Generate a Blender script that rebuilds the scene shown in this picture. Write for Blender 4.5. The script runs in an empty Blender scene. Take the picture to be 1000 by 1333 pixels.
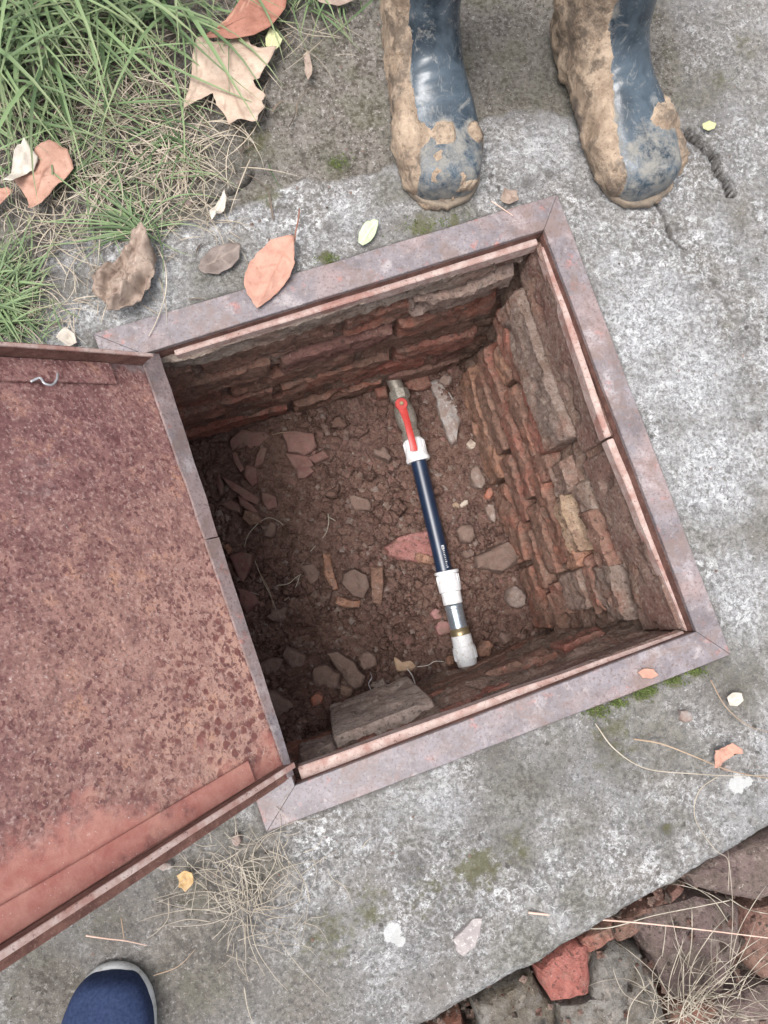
import bpy, bmesh, math, random
import numpy as np
from mathutils import Vector, Matrix

random.seed(7)
RNG = np.random.default_rng(11)
scene = bpy.context.scene
COL = scene.collection

# ------------------------------------------------------------------ camera
HC, FPX, NX, NY = 0.88, 905.67, 439.87, 780.24      # height, focal length in px, nadir px
_d = Vector((NX - 500, -(NY - 666.5), -FPX)).normalized()
_z = -_d
_x = (Vector((1, 0, 0)) - _z * _z[0]).normalized()
_y = _z.cross(_x)
RW = Matrix((_x, _y, _z))                            # camera -> world
cam_d = bpy.data.cameras.new('camera')
cam = bpy.data.objects.new('camera', cam_d)
COL.objects.link(cam)
cam.matrix_world = Matrix.Translation((0, 0, HC)) @ RW.to_4x4()
cam_d.sensor_fit = 'VERTICAL'
cam_d.sensor_height = 32.0
cam_d.lens = FPX / 1333.0 * 32.0
cam_d.clip_start = 0.02
cam_d.clip_end = 400
scene.camera = cam

# ------------------------------------------------------------------ sky, sun, exposure
SUN_EL, SUN_AZ = 74, 245
world = bpy.data.worlds.new('World'); scene.world = world; world.use_nodes = True
wn = world.node_tree.nodes; wl = world.node_tree.links
sky = wn.new('ShaderNodeTexSky'); sky.sky_type = 'NISHITA'; sky.sun_disc = False
sky.sun_elevation = math.radians(SUN_EL); sky.sun_rotation = math.radians(SUN_AZ)
sky.air_density = 1.0; sky.dust_density = 4.0; sky.ozone_density = 1.0
hsv = wn.new('ShaderNodeHueSaturation'); hsv.inputs['Saturation'].default_value = 0.30
bg = wn['Background']; bg.inputs['Strength'].default_value = 0.15
wl.new(sky.outputs[0], hsv.inputs['Color']); wl.new(hsv.outputs[0], bg.inputs['Color'])
sun_d = bpy.data.lights.new('sun', 'SUN'); sun_d.energy = 1.5; sun_d.angle = math.radians(32); sun_d.color = (1.0, 0.97, 0.95)
sun = bpy.data.objects.new('sun', sun_d); COL.objects.link(sun)
sa, se = math.radians(SUN_AZ), math.radians(SUN_EL)
sdir = Vector((math.sin(sa) * math.cos(se), math.cos(sa) * math.cos(se), math.sin(se)))
sun.rotation_euler = sdir.to_track_quat('Z', 'Y').to_euler()
scene.view_settings.view_transform = 'Standard'
scene.view_settings.look = 'None'
scene.view_settings.gamma = 1
scene.view_settings.use_curve_mapping = False
scene.view_settings.exposure = 1.0


def at(px, py, z=0.0):
    """world point at height z seen at photo pixel (1000 x 1333)"""
    d = RW @ Vector((px - 500, -(py - 666.5), -FPX))
    return Vector((0, 0, HC)) + d * ((z - HC) / d.z)


def at_plane(px, py, O, n):
    d = RW @ Vector((px - 500, -(py - 666.5), -FPX))
    C0 = Vector((0, 0, HC))
    return C0 + d * ((O - C0).dot(n) / d.dot(n))


# ------------------------------------------------------------------ noise (numpy)
def _hash(ix, iy, iz, seed):
    h = (ix.astype(np.int64) * 374761393 + iy.astype(np.int64) * 668265263 + iz.astype(np.int64) * 2147483647 + seed * 974711) & 0xFFFFFFFF
    h = ((h ^ (h >> 13)) * 1274126177) & 0xFFFFFFFF
    h = ((h ^ (h >> 16)) * 2246822519) & 0xFFFFFFFF
    return ((h ^ (h >> 15)) & 0xFFFFFF) / float(0xFFFFFF)


def vn(P, scale, seed=0):
    Q = np.asarray(P, float) * scale
    I = np.floor(Q).astype(np.int64); F = Q - I; F = F * F * (3 - 2 * F)
    r = 0
    for dx in (0, 1):
        wx = F[:, 0] if dx else 1 - F[:, 0]
        for dy in (0, 1):
            wy = F[:, 1] if dy else 1 - F[:, 1]
            for dz in (0, 1):
                wz = F[:, 2] if dz else 1 - F[:, 2]
                r = r + wx * wy * wz * _hash(I[:, 0] + dx, I[:, 1] + dy, I[:, 2] + dz, seed)
    return r * 2 - 1


def fbm(P, scale, octv=4, seed=0, gain=.5):
    a, s, t = 1.0, scale, 0
    for k in range(octv):
        t = t + a * vn(P, s, seed + k * 17); a *= gain; s *= 2.07
    return t


def ss(a, b, x):
    t = np.clip((x - a) / (b - a), 0, 1)
    return t * t * (3 - 2 * t)


# ------------------------------------------------------------------ object helpers
def link(o, parent=None):
    COL.objects.link(o)
    if parent is not None: o.parent = parent
    return o


def tag(o, label=None, cat=None, group=None, kind=None):
    if label: o['label'] = label
    if cat: o['category'] = cat
    if group: o['group'] = group
    if kind: o['kind'] = kind
    return o


def mesh(name, V, F, mat=None, parent=None, smooth=True, attrs=None, mats=None, fmat=None):
    me = bpy.data.meshes.new(name)
    V = np.asarray(V, float)
    if isinstance(F, np.ndarray):
        n = F.shape[1]
        me.vertices.add(len(V)); me.vertices.foreach_set('co', V.ravel())
        me.loops.add(F.size); me.loops.foreach_set('vertex_index', F.ravel().astype(np.int32))
        me.polygons.add(len(F)); me.polygons.foreach_set('loop_start', (np.arange(len(F)) * n).astype(np.int32))
        me.update(calc_edges=True)
    else:
        me.from_pydata([tuple(v) for v in V], [], F)
    me.polygons.foreach_set('use_smooth', [smooth] * len(me.polygons))
    for k, a in (attrs or {}).items():
        at_ = me.attributes.new(k, 'FLOAT', 'POINT'); at_.data.foreach_set('value', np.asarray(a, np.float32))
    if mats:
        for m in mats: me.materials.append(m)
        if fmat is not None: me.polygons.foreach_set('material_index', fmat)
    elif mat: me.materials.append(mat)
    me.validate(); me.update()
    return link(bpy.data.objects.new(name, me), parent)


def empty(name, loc=(0, 0, 0)):
    o = bpy.data.objects.new(name, None); o.location = loc; o.empty_display_size = .05
    return link(o)


def put(o, parent):
    """parent keeping world placement (parents are unrotated empties)"""
    o.parent = parent
    o.matrix_parent_inverse = Matrix.Translation(-Vector(parent.location))
    return o


def rings(R, closed_ring=True, cap0=False, cap1=False):
    """faces for list of rings each m verts"""
    n, m = R
    F = []
    for i in range(n - 1):
        for j in range(m if closed_ring else m - 1):
            a, b = i * m + j, i * m + (j + 1) % m
            F.append((a, b, b + m, a + m))
    if cap0: F.append(tuple(range(m))[::-1])
    if cap1: F.append(tuple((n - 1) * m + k for k in range(m)))
    return F


def smoothpath(pts, n=8):
    """catmull-rom"""
    P = [Vector(p) for p in pts]
    if len(P) < 3:
        return [P[0].lerp(P[1], k / n) for k in range(n + 1)]
    P = [P[0] * 2 - P[1]] + P + [P[-1] * 2 - P[-2]]
    out = []
    for i in range(1, len(P) - 2):
        for k in range(n):
            t = k / n
            a, b, c, d = P[i - 1:i + 3]
            out.append(.5 * ((2 * b) + (c - a) * t + (2 * a - 5 * b + 4 * c - d) * t * t + (3 * b - a - 3 * c + d) * t ** 3))
    out.append(P[-2])
    return out


def tube_vf(path, r, m=6, r_end=None, off=0):
    V, F = [], []
    n = len(path); prev = None
    for i, p in enumerate(path):
        t = (path[min(i + 1, n - 1)] - path[max(i - 1, 0)])
        if t.length < 1e-9: t = Vector((1, 0, 0))
        t.normalize()
        a = prev if prev is not None else (Vector((0, 0, 1)) if abs(t.z) < .9 else Vector((1, 0, 0)))
        a = (a - t * a.dot(t)).normalized(); b = t.cross(a); prev = a
        f = i / max(1, n - 1)
        rr = (r if not callable(r) else r(f))
        if r_end is not None: rr = rr * (1 - f) + r_end * f
        for k in range(m):
            g = 2 * math.pi * k / m
            V.append(p + (a * math.cos(g) + b * math.sin(g)) * rr)
    for i in range(n - 1):
        for j in range(m):
            q, s = off + i * m + j, off + i * m + (j + 1) % m
            F.append((q, s, s + m, q + m))
    F.append(tuple(off + k for k in range(m))[::-1]); F.append(tuple(off + (n - 1) * m + k for k in range(m)))
    return V, F


def tube(name, pts, r, mat, parent=None, m=6, r_end=None, n=8, smooth=True):
    V, F = tube_vf(smoothpath(pts, n), r, m, r_end)
    return mesh(name, V, F, mat, parent, smooth)


def lathe(name, prof, O, axis, mat, parent=None, m=28, facets=None, smooth=True, up=Vector((0, 0, 1))):
    """prof: list (distance along axis, radius)"""
    axis = axis.normalized(); a = (up - axis * up.dot(axis)).normalized(); b = axis.cross(a)
    V = []
    mm = facets or m
    for d, r in prof:
        for k in range(mm):
            g = 2 * math.pi * (k + .5) / mm
            V.append(O + axis * d + (a * math.cos(g) + b * math.sin(g)) * r)
    o = mesh(name, V, rings((len(prof), mm), cap0=True, cap1=True), mat, parent, smooth)
    if smooth: shade_auto(o)
    return o


def shade_auto(o, ang=35):
    me = o.data
    bm = bmesh.new(); bm.from_mesh(me)
    bmesh.ops.recalc_face_normals(bm, faces=bm.faces)
    for e in bm.edges:
        e.smooth = not (len(e.link_faces) == 2 and e.calc_face_angle(0) > math.radians(ang))
    bm.to_mesh(me); bm.free()


def box_vf(C, ax, ay, az, bev=0.0):
    """box by centre and half vectors"""
    V = [C + ax * i + ay * j + az * k for i in (-1, 1) for j in (-1, 1) for k in (-1, 1)]
    F = [(0, 1, 3, 2), (4, 6, 7, 5), (0, 4, 5, 1), (2, 3, 7, 6), (0, 2, 6, 4), (1, 5, 7, 3)]
    return V, F


def hexa(name, pts8, mat, parent=None, bev=.0015, rough=0, seed=0, cuts=0):
    """8 corner solid (bottom 4, top 4) with bevels"""
    bm = bmesh.new()
    vs = [bm.verts.new(p) for p in pts8]
    for f in ((3, 2, 1, 0), (4, 5, 6, 7), (0, 1, 5, 4), (1, 2, 6, 5), (2, 3, 7, 6), (3, 0, 4, 7)):
        bm.faces.new([vs[i] for i in f])
    if cuts:
        bmesh.ops.subdivide_edges(bm, edges=bm.edges[:], cuts=cuts, use_grid_fill=True)
    if bev:
        es = [e for e in bm.edges if len(e.link_faces) == 2 and e.calc_face_angle(0) > .5]
        bmesh.ops.bevel(bm, geom=es, offset=bev, segments=2, affect='EDGES', clamp_overlap=True)
    if rough:
        P = np.array([v.co[:] for v in bm.verts])
        N = np.stack([fbm(P, 30, 3, seed + k * 7) for k in range(3)], 1) * rough
        for v, d in zip(bm.verts, N): v.co += Vector(d)
    bmesh.ops.recalc_face_normals(bm, faces=bm.faces)
    me = bpy.data.meshes.new(name); bm.to_mesh(me); bm.free()
    me.polygons.foreach_set('use_smooth', [True] * len(me.polygons))
    me.materials.append(mat)
    o = link(bpy.data.objects.new(name, me), parent); shade_auto(o, 40)
    return o


# ------------------------------------------------------------------ materials
class MB:
    def __init__(s, name):
        s.m = bpy.data.materials.new(name); s.m.use_nodes = True
        s.t = s.m.node_tree; s.b = s.t.nodes['Principled BSDF']
        s.geo = s.t.nodes.new('ShaderNodeNewGeometry'); s.P = s.geo.outputs['Position']
        s.oi = None

    def n(s, k): return s.t.nodes.new(k)
    def l(s, a, b): s.t.links.new(a, b)

    def _in(s, sock, v):
        if v is None: return
        if hasattr(v, 'is_linked') or hasattr(v, 'links'): s.l(v, sock)
        else:
            if isinstance(v, tuple) and len(v) == 3 and sock.type == 'RGBA': v = (*v, 1)
            sock.default_value = v

    def use_object(s):
        """object coordinates with an offset per object"""
        tc = s.n('ShaderNodeTexCoord'); oi = s.n('ShaderNodeObjectInfo'); s.oi = oi
        v = s.n('ShaderNodeVectorMath'); v.operation = 'MULTIPLY_ADD'
        c = s.n('ShaderNodeCombineXYZ')
        for i in range(3): s.l(oi.outputs['Random'], c.inputs[i])
        s.l(c.outputs[0], v.inputs[0]); v.inputs[1].default_value = (7, 13, 5); s.l(tc.outputs['Object'], v.inputs[2])
        s.P = v.outputs[0]
        return oi.outputs['Random']

    def noise(s, scale, detail=4, rough=.6, dist=0, off=None, vec=None):
        x = s.n('ShaderNodeTexNoise'); s._in(x.inputs['Scale'], scale); x.inputs['Detail'].default_value = detail
        x.inputs['Roughness'].default_value = rough; x.inputs['Distortion'].default_value = dist
        p = vec or s.P
        if off is not None:
            a = s.n('ShaderNodeVectorMath'); s.l(p, a.inputs[0]); a.inputs[1].default_value = (off, off * 1.7, -off); p = a.outputs[0]
        s.l(p, x.inputs['Vector'])
        return x.outputs['Fac']

    def voro(s, scale, feat='F1', out='Distance', rnd=1.0, vec=None):
        x = s.n('ShaderNodeTexVoronoi'); x.feature = feat; x.inputs['Scale'].default_value = scale
        x.inputs['Randomness'].default_value = rnd
        s.l(vec or s.P, x.inputs['Vector'])
        return x.outputs[out]

    def warp(s, scale, amt):
        nz = s.n('ShaderNodeTexNoise'); nz.inputs['Scale'].default_value = scale; nz.inputs['Detail'].default_value = 3
        s.l(s.P, nz.inputs['Vector'])
        v = s.n('ShaderNodeVectorMath'); v.operation = 'MULTIPLY_ADD'
        s.l(nz.outputs['Color'], v.inputs[0]); v.inputs[1].default_value = (amt,) * 3; s.l(s.P, v.inputs[2])
        return v.outputs[0]

    def ramp(s, fac, a, b, c0=0.0, c1=1.0, interp='LINEAR'):
        x = s.n('ShaderNodeMapRange'); x.interpolation_type = 'SMOOTHSTEP' if interp == 'S' else 'LINEAR'
        s.l(fac, x.inputs[0]); x.inputs[1].default_value = a; x.inputs[2].default_value = b
        x.inputs[3].default_value = c0; x.inputs[4].default_value = c1
        return x.outputs[0]

    def math(s, op, a, b=None):
        x = s.n('ShaderNodeMath'); x.operation = op; s._in(x.inputs[0], a)
        if b is not None: s._in(x.inputs[1], b)
        return x.outputs[0]

    def mix(s, f, a, b, mode='MIX'):
        x = s.n('ShaderNodeMixRGB'); x.blend_type = mode
        s._in(x.inputs[0], f); s._in(x.inputs[1], a); s._in(x.inputs[2], b)
        return x.outputs[0]

    def attr(s, name):
        x = s.n('ShaderNodeAttribute'); x.attribute_name = name
        return x.outputs['Fac']

    def bump(s, h, strength=.5, dist=.002, prev=None):
        x = s.n('ShaderNodeBump'); s.l(h, x.inputs['Height']); x.inputs['Strength'].default_value = strength
        x.inputs['Distance'].default_value = dist
        if prev is not None: s.l(prev, x.inputs['Normal'])
        s.l(x.outputs[0], s.b.inputs['Normal'])
        return x.outputs[0]

    def fin(s, col, rough=.85, metal=0.0, spec=None):
        s._in(s.b.inputs['Base Color'], col); s._in(s.b.inputs['Roughness'], rough); s._in(s.b.inputs['Metallic'], metal)
        if spec is not None: s.b.inputs['Specular IOR Level'].default_value = spec
        return s.m


def m_concrete():
    s = MB('weathered_concrete')
    big = s.noise(5, 5, .6); mid = s.noise(28, 6, .65, off=3); fine = s.noise(160, 6, .75, off=5)
    vfine = s.noise(520, 4, .7, off=8)
    c = s.mix(s.ramp(big, .35, .65), (.165, .158, .150), (.30, .295, .295))
    c = s.mix(s.ramp(s.noise(13, 5, .65, off=71), .45, .62, 0, .7), c, (.18, .158, .135))
    c = s.mix(s.ramp(mid, .42, .62, 0, .7), c, (.15, .145, .14))
    zone = s.ramp(s.noise(7, 4, .65, off=81), .36, .58, .12, 1)
    c = s.mix(s.math('MULTIPLY', zone, s.ramp(fine, .50, .58, 0, .75)), c, (.50, .50, .50))
    lich = s.noise(75, 6, .75, .8, off=12)
    c = s.mix(s.math('MULTIPLY', zone, s.math('MULTIPLY', s.ramp(lich, .54, .60, 0, .95), s.ramp(vfine, .38, .52))), c, (.66, .66, .655))
    c = s.mix(s.ramp(s.noise(260, 4, .7, off=91), .60, .66, 0, .7), c, (.62, .62, .61))
    c = s.mix(s.ramp(fine, .46, .38, 0, .75), c, (.10, .095, .09))
    c = s.mix(s.ramp(s.noise(330, 3, .6, off=21), .42, .36, 0, .6), c, (.07, .066, .062))
    pit = s.voro(42, vec=s.warp(90, .006))
    c = s.mix(s.math('MULTIPLY', s.ramp(pit, .17, .10, 0, .85), s.ramp(s.noise(9, 3, .6, off=101), .48, .56)), c, (.06, .055, .05))
    pa = s.math('ADD', s.attr('pale'), s.math('MULTIPLY', s.math('SUBTRACT', s.noise(26, 6, .7, off=121), .5), 1.2))
    pc = s.mix(s.ramp(fine, .40, .56), (.20, .20, .202), (.42, .425, .435))
    pc = s.mix(s.ramp(lich, .52, .57, 0, .8), pc, (.58, .583, .587))
    pc = s.mix(s.ramp(s.noise(230, 5, .7, off=131), .56, .60, 0, .85), pc, (.64, .64, .64))
    pc = s.mix(s.ramp(s.noise(200, 4, .7, off=141), .45, .40, 0, .85), pc, (.12, .115, .11))
    pc = s.mix(s.ramp(s.noise(60, 6, .75, off=151), .44, .37, 0, .7), pc, (.15, .142, .13))
    c = s.mix(s.ramp(pa, .3, .75, 0, .8), c, pc)
    # darker, browner part with earth worked in
    so = s.attr('soil')
    sc = s.mix(s.ramp(mid, .38, .62), (.112, .098, .082), (.19, .172, .15))
    sc = s.mix(s.ramp(fine, .5, .60, 0, .7), sc, (.28, .26, .235))
    sc = s.mix(s.ramp(s.noise(240, 4, .7, off=111), .58, .63, 0, .8), sc, (.42, .40, .37))
    sc = s.mix(s.ramp(fine, .47, .40, 0, .8), sc, (.05, .042, .035))
    sc = s.mix(s.ramp(s.noise(14, 4, .6, off=31), .5, .68, 0, .35), sc, (.105, .11, .05))
    sm = s.math('ADD', so, s.math('MULTIPLY', s.math('SUBTRACT', fine, .5), .9))
    c = s.mix(s.ramp(sm, .32, .62), c, sc)
    stn = s.noise(6.5, 6, .68, .4, off=161)
    stm = s.math('ADD', stn, s.math('MULTIPLY', s.math('SUBTRACT', fine, .5), .35))
    c = s.mix(s.math('MULTIPLY', s.ramp(stm, .50, .62, 0, .72), s.ramp(s.attr('pale'), .9, .2)), c, s.mix(s.ramp(fine, .4, .6), (.075, .070, .055), (.19, .18, .15)))
    # dark weathering, plus the shade painted into the cracks
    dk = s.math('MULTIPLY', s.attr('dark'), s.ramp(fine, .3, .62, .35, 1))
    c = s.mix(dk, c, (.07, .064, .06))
    # olive moss film and green cushions
    mo = s.math('ADD', s.attr('moss'), s.math('MULTIPLY', s.math('SUBTRACT', s.noise(60, 6, .75, off=41), .5), 2.6))
    c = s.mix(s.ramp(mo, .5, .95, 0, .8), c, s.mix(fine, (.055, .052, .024), (.15, .145, .075)))
    wh = s.math('ADD', s.attr('white'), s.math('MULTIPLY', s.math('SUBTRACT', s.noise(140, 5, .7, off=51), .5), 1.2))
    c = s.mix(s.ramp(wh, .5, .62, 0, .85), c, (.52, .52, .51))
    h = s.math('ADD', s.math('MULTIPLY', fine, 1.0), s.math('MULTIPLY', vfine, .6))
    s.bump(h, .9, .004)
    return s.fin(c, .92, spec=.25)


def m_rust():
    s = MB('rusty_sheet')
    w = s.warp(60, .006)
    big = s.noise(5.5, 4, .6, off=2); mid = s.noise(38, 6, .7, off=4); fine = s.noise(220, 5, .75)
    gx = s.attr('g'); lo = s.attr('low')
    c = s.mix(s.ramp(mid, .38, .62), (.19, .092, .080), (.33, .18, .15))
    c = s.mix(s.ramp(s.math('ADD', big, s.math('MULTIPLY', lo, .22)), .60, .42, 0, .8), c, s.mix(s.ramp(mid, .4, .6), (.13, .052, .054), (.215, .105, .102)))     # mauve brown
    c = s.mix(s.math('MULTIPLY', s.ramp(mid, .52, .64), s.ramp(s.noise(11, 4, .6, off=37), .46, .62)), c, (.40, .205, .125))  # orange blooms
    c = s.mix(s.math('MULTIPLY', lo, s.ramp(s.noise(24, 5, .7, off=47), .36, .56, 0, .9)), c, (.47, .28, .215))
    c = s.mix(s.ramp(fine, .53, .62, 0, .65), c, (.43, .30, .265))
    # dark pits
    v1 = s.voro(125, vec=w); sel = s.noise(16, 3, .6, off=9)
    blo = s.noise(150, 4, .65, .4, off=57)
    c = s.mix(s.math('MULTIPLY', s.ramp(blo, .555, .60, 0, .85), s.ramp(sel, .36, .50, .25, 1)), c, (.115, .042, .042))
    c = s.mix(s.math('MULTIPLY', s.ramp(v1, .36, .22, 0, .7), s.ramp(sel, .44, .58)), c, (.12, .045, .042))
    v3 = s.voro(78, vec=s.warp(110, .009))
    c = s.mix(s.math('MULTIPLY', s.math('MULTIPLY', s.ramp(lo, .3, .7), s.ramp(s.noise(14, 3, .6, off=77), .38, .50)), s.ramp(v3, .42, .32, 0, .9)), c, (.16, .058, .05))
    blo2 = s.noise(210, 3, .6, .3, off=67)
    c = s.mix(s.ramp(blo2, .57, .63, 0, .6), c, (.13, .062, .06))
    c = s.mix(s.ramp(fine, .44, .35, 0, .8), c, (.095, .048, .048))
    # surviving red primer
    rp = s.math('ADD', gx, s.math('MULTIPLY', s.math('SUBTRACT', s.noise(15, 6, .7, off=19), .5), 1.5))
    c = s.mix(s.ramp(rp, .62, .85, 0, .88), c, s.mix(s.ramp(mid, .35, .65), (.36, .13, .105), (.46, .225, .18)))
    gl = s.attr('grey')
    gm = s.math('ADD', gl, s.math('MULTIPLY', s.math('SUBTRACT', s.noise(40, 5, .7, off=23), .5), 1.2))
    c = s.mix(s.ramp(gm, .45, .8, 0, .8), c, s.mix(fine, (.17, .145, .145), (.34, .28, .275)))
    c = s.mix(s.ramp(s.noise(300, 2, .5, off=61), .70, .76, 0, .6), c, (.6, .55, .52))
    h = s.math('SUBTRACT', s.math('ADD', s.math('MULTIPLY', fine, .6), s.math('MULTIPLY', s.noise(26, 4, .6, off=87), .5)), s.math('MULTIPLY', s.ramp(v1, .4, .2, 0, .4), s.ramp(rp, .8, .5)))
    s.bump(h, .6, .0018)
    return s.fin(c, s.ramp(fine, .3, .7, .62, .85), .0, .35)


def m_frame(name='frame_steel', warm=0.0):
    s = MB(name)
    big = s.noise(9, 5, .6, .5, off=2 + warm * 7); mid = s.noise(45, 5, .65); fine = s.noise(260, 4, .7)
    c = s.mix(s.ramp(mid, .35, .65), (.135, .118, .125), (.215, .192, .203))
    c = s.mix(s.ramp(big, .50 - .2 * warm, .66 - .2 * warm, 0, .65), c, (.265, .185, .17))
    c = s.mix(s.ramp(s.noise(30, 4, .6, off=13), .56, .68, 0, .7), c, (.34, .30, .30))
    c = s.mix(s.ramp(s.noise(34, 5, .65, off=33), .60, .68, 0, .75), c, (.34, .14, .115))
    c = s.mix(s.ramp(s.noise(19, 5, .7, off=43), .52, .64, 0, .65), c, (.10, .085, .09))
    c = s.mix(s.ramp(fine, .47, .38, 0, .7), c, (.10, .065, .06))
    c = s.mix(s.ramp(s.noise(140, 5, .7, off=53), .57, .64, 0, .5), c, (.31, .26, .25))
    c = s.mix(s.ramp(s.noise(16, 6, .75, .5, off=73), .50, .60, 0, .6), c, (.155, .105, .088))
    c = s.mix(s.ramp(s.noise(80, 6, .75, off=63), .58, .64, 0, .5), c, (.16, .10, .09))
    s.bump(s.math('ADD', mid, fine), .3, .001)
    return s.fin(c, s.ramp(mid, .3, .7, .42, .62), .0, .5)


def m_lip():
    s = MB('worn_pink_steel')
    mid = s.noise(60, 5, .7); fine = s.noise(260, 4, .7)
    c = s.mix(s.ramp(mid, .4, .62), (.34, .225, .195), (.46, .36, .325))
    c = s.mix(s.ramp(s.noise(25, 4, .6, off=7), .54, .66, 0, .8), c, (.28, .14, .115))
    c = s.mix(s.ramp(fine, .42, .33, 0, .8), c, (.10, .05, .04))
    s.bump(fine, .4, .0012)
    return s.fin(c, .7, 0, .3)


def m_darkrust():
    s = MB('dark_rusty_steel')
    mid = s.noise(50, 5, .7); fine = s.noise(260, 4, .7)
    c = s.mix(s.ramp(mid, .4, .62), (.11, .055, .045), (.19, .10, .08))
    c = s.mix(s.ramp(fine, .56, .68, 0, .6), c, (.30, .19, .16))
    s.bump(s.math('ADD', mid, fine), .5, .0015)
    return s.fin(c, .85, 0, .2)


def m_brick(name, ca, cb, dirt=(.20, .125, .096), d0=.5, d1=.62, mort=.3):
    s = MB(name)
    rnd = s.use_object(); wp = s.geo.outputs['Position']
    mid = s.noise(34, 6, .7); fine = s.noise(210, 5, .75)
    c = s.mix(s.ramp(mid, .36, .64), ca, cb)
    c = s.mix(s.ramp(fine, .42, .33, 0, .6), c, tuple(v * .35 for v in ca))
    dn = s.math('ADD', s.noise(20, 6, .7, .6, vec=wp), s.math('MULTIPLY', s.math('SUBTRACT', rnd, .5), .16))
    c = s.mix(s.ramp(dn, d0, d1, 0, .88), c, s.mix(fine, tuple(v * .7 for v in dirt), tuple(v * 1.5 for v in dirt)))
    c = s.mix(s.math('MULTIPLY', s.ramp(s.noise(46, 5, .7, off=11, vec=wp), .58, .66, 0, mort), 1.0), c, (.34, .29, .25))
    c = s.mix(s.ramp(s.noise(300, 2, .5, off=61), .68, .75, 0, .7), c, (.45, .40, .36))
    gr = s.noise(85, 7, .75, .6, off=17, vec=wp)
    c = s.mix(.75, c, s.mix(s.ramp(gr, .36, .62), (.62, .6, .58), (1.3, 1.3, 1.3)), 'MULTIPLY')
    c = s.mix(s.ramp(s.noise(130, 5, .7, off=27, vec=wp), .44, .37, 0, .7), c, (.055, .042, .036))
    hh = s.math('ADD', s.math('ADD', mid, s.math('MULTIPLY', fine, .9)), s.math('MULTIPLY', gr, 1.2))
    s.bump(hh, .9, .005)
    return s.fin(c, .92, 0, .2)


def m_earth(name='pit_soil', a=(.125, .068, .053), b=(.24, .148, .118)):
    s = MB(name)
    big = s.noise(9, 4, .6); mid = s.noise(48, 6, .7, off=3); fine = s.noise(260, 5, .75, off=6)
    c = s.mix(s.ramp(mid, .36, .64), a, b)
    c = s.mix(s.ramp(big, .5, .68, 0, .5), c, (.20, .125, .108))
    cl = s.voro(38, 'DISTANCE_TO_EDGE', vec=s.warp(60, .02))
    c = s.mix(s.math('MULTIPLY', s.ramp(cl, .10, .0, 0, .8), s.ramp(s.noise(7, 3, .6, off=36), .42, .56)), c, tuple(v * .35 for v in a))
    c = s.mix(s.ramp(fine, .54, .68, 0, .55), c, (.31, .235, .20))
    c = s.mix(s.ramp(fine, .44, .34, 0, .8), c, (.03, .02, .016))
    c = s.mix(s.ramp(s.noise(120, 2, .5, off=16), .68, .74, 0, .6), c, (.28, .13, .10))
    c = s.mix(s.ramp(s.noise(240, 2, .5, off=26), .70, .75, 0, .7), c, (.42, .38, .34))
    s.bump(s.math('ADD', s.math('ADD', mid, fine), s.ramp(cl, 0, .15, 0, .5)), .95, .007)
    return s.fin(c, .95, 0, .15)


def m_mortar(name='lime_mortar', a=(.17, .108, .084), b=(.26, .18, .142), warm=(.24, .125, .092)):
    s = MB(name)
    mid = s.noise(30, 6, .7, off=3); fine = s.noise(180, 5, .75, off=6)
    c = s.mix(s.ramp(mid, .38, .62), a, b)
    c = s.mix(s.ramp(s.noise(13, 5, .65, off=8), .48, .62, 0, .7), c, warm)
    c = s.mix(s.ramp(fine, .52, .66, 0, .6), c, (.36, .32, .28))
    c = s.mix(s.ramp(fine, .45, .34, 0, .85), c, (.05, .035, .026))
    s.bump(s.math('ADD', mid, s.math('MULTIPLY', fine, 1.2)), .9, .006)
    return s.fin(c, .95, 0, .15)


def m_simple(name, a, b, scale=40, rough=.6, metal=0, bump=.2, bd=.001, spec=.4, fleck=None, obj=False, sss=0):
    s = MB(name)
    rnd = s.use_object() if obj else None
    mid = s.noise(scale, 5, .65)
    c = s.mix(s.ramp(mid, .35, .65), a, b)
    if fleck: c = s.mix(s.ramp(s.noise(scale * 5, 4, .7, off=4), fleck[1], fleck[1] + .08, 0, fleck[2]), c, fleck[0])
    if obj:
        c = s.mix(s.ramp(rnd, 0, 1, 0, .3), c, tuple(v * .6 for v in a))
        wn_ = s.noise(45, 6, .7, .5, off=14, vec=s.geo.outputs['Position'])
        c = s.mix(s.ramp(wn_, .44, .58, 0, .75), c, (.19, .125, .10))
    s.bump(s.math('ADD', mid, s.noise(scale * 6, 3, .6, off=9)), bump, bd)
    return s.fin(c, rough, metal, spec)


def m_leaf(name, a, b, spot=(.1, .05, .03), vein=(.5, .4, .3), spots=.5):
    s = MB(name)
    mid = s.noise(55, 5, .65); v = s.attr('vein')
    c = s.mix(s.ramp(mid, .35, .65), a, b)
    c = s.mix(s.ramp(s.noise(130, 4, .6, off=3), .60, .68, 0, spots), c, spot)
    c = s.mix(s.ramp(s.noise(22, 5, .7, off=8), .50, .66, 0, .45), c, tuple(q * .62 for q in a))
    c = s.mix(s.ramp(s.noise(320, 3, .6, off=18), .62, .68, 0, .5), c, spot)
    c = s.mix(s.math('MULTIPLY', v, .8), c, vein)
    s.bump(s.math('ADD', s.math('MULTIPLY', v, 1.5), s.noise(200, 4, .6)), .35, .0012)
    return s.fin(c, .65, 0, .3)


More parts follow.
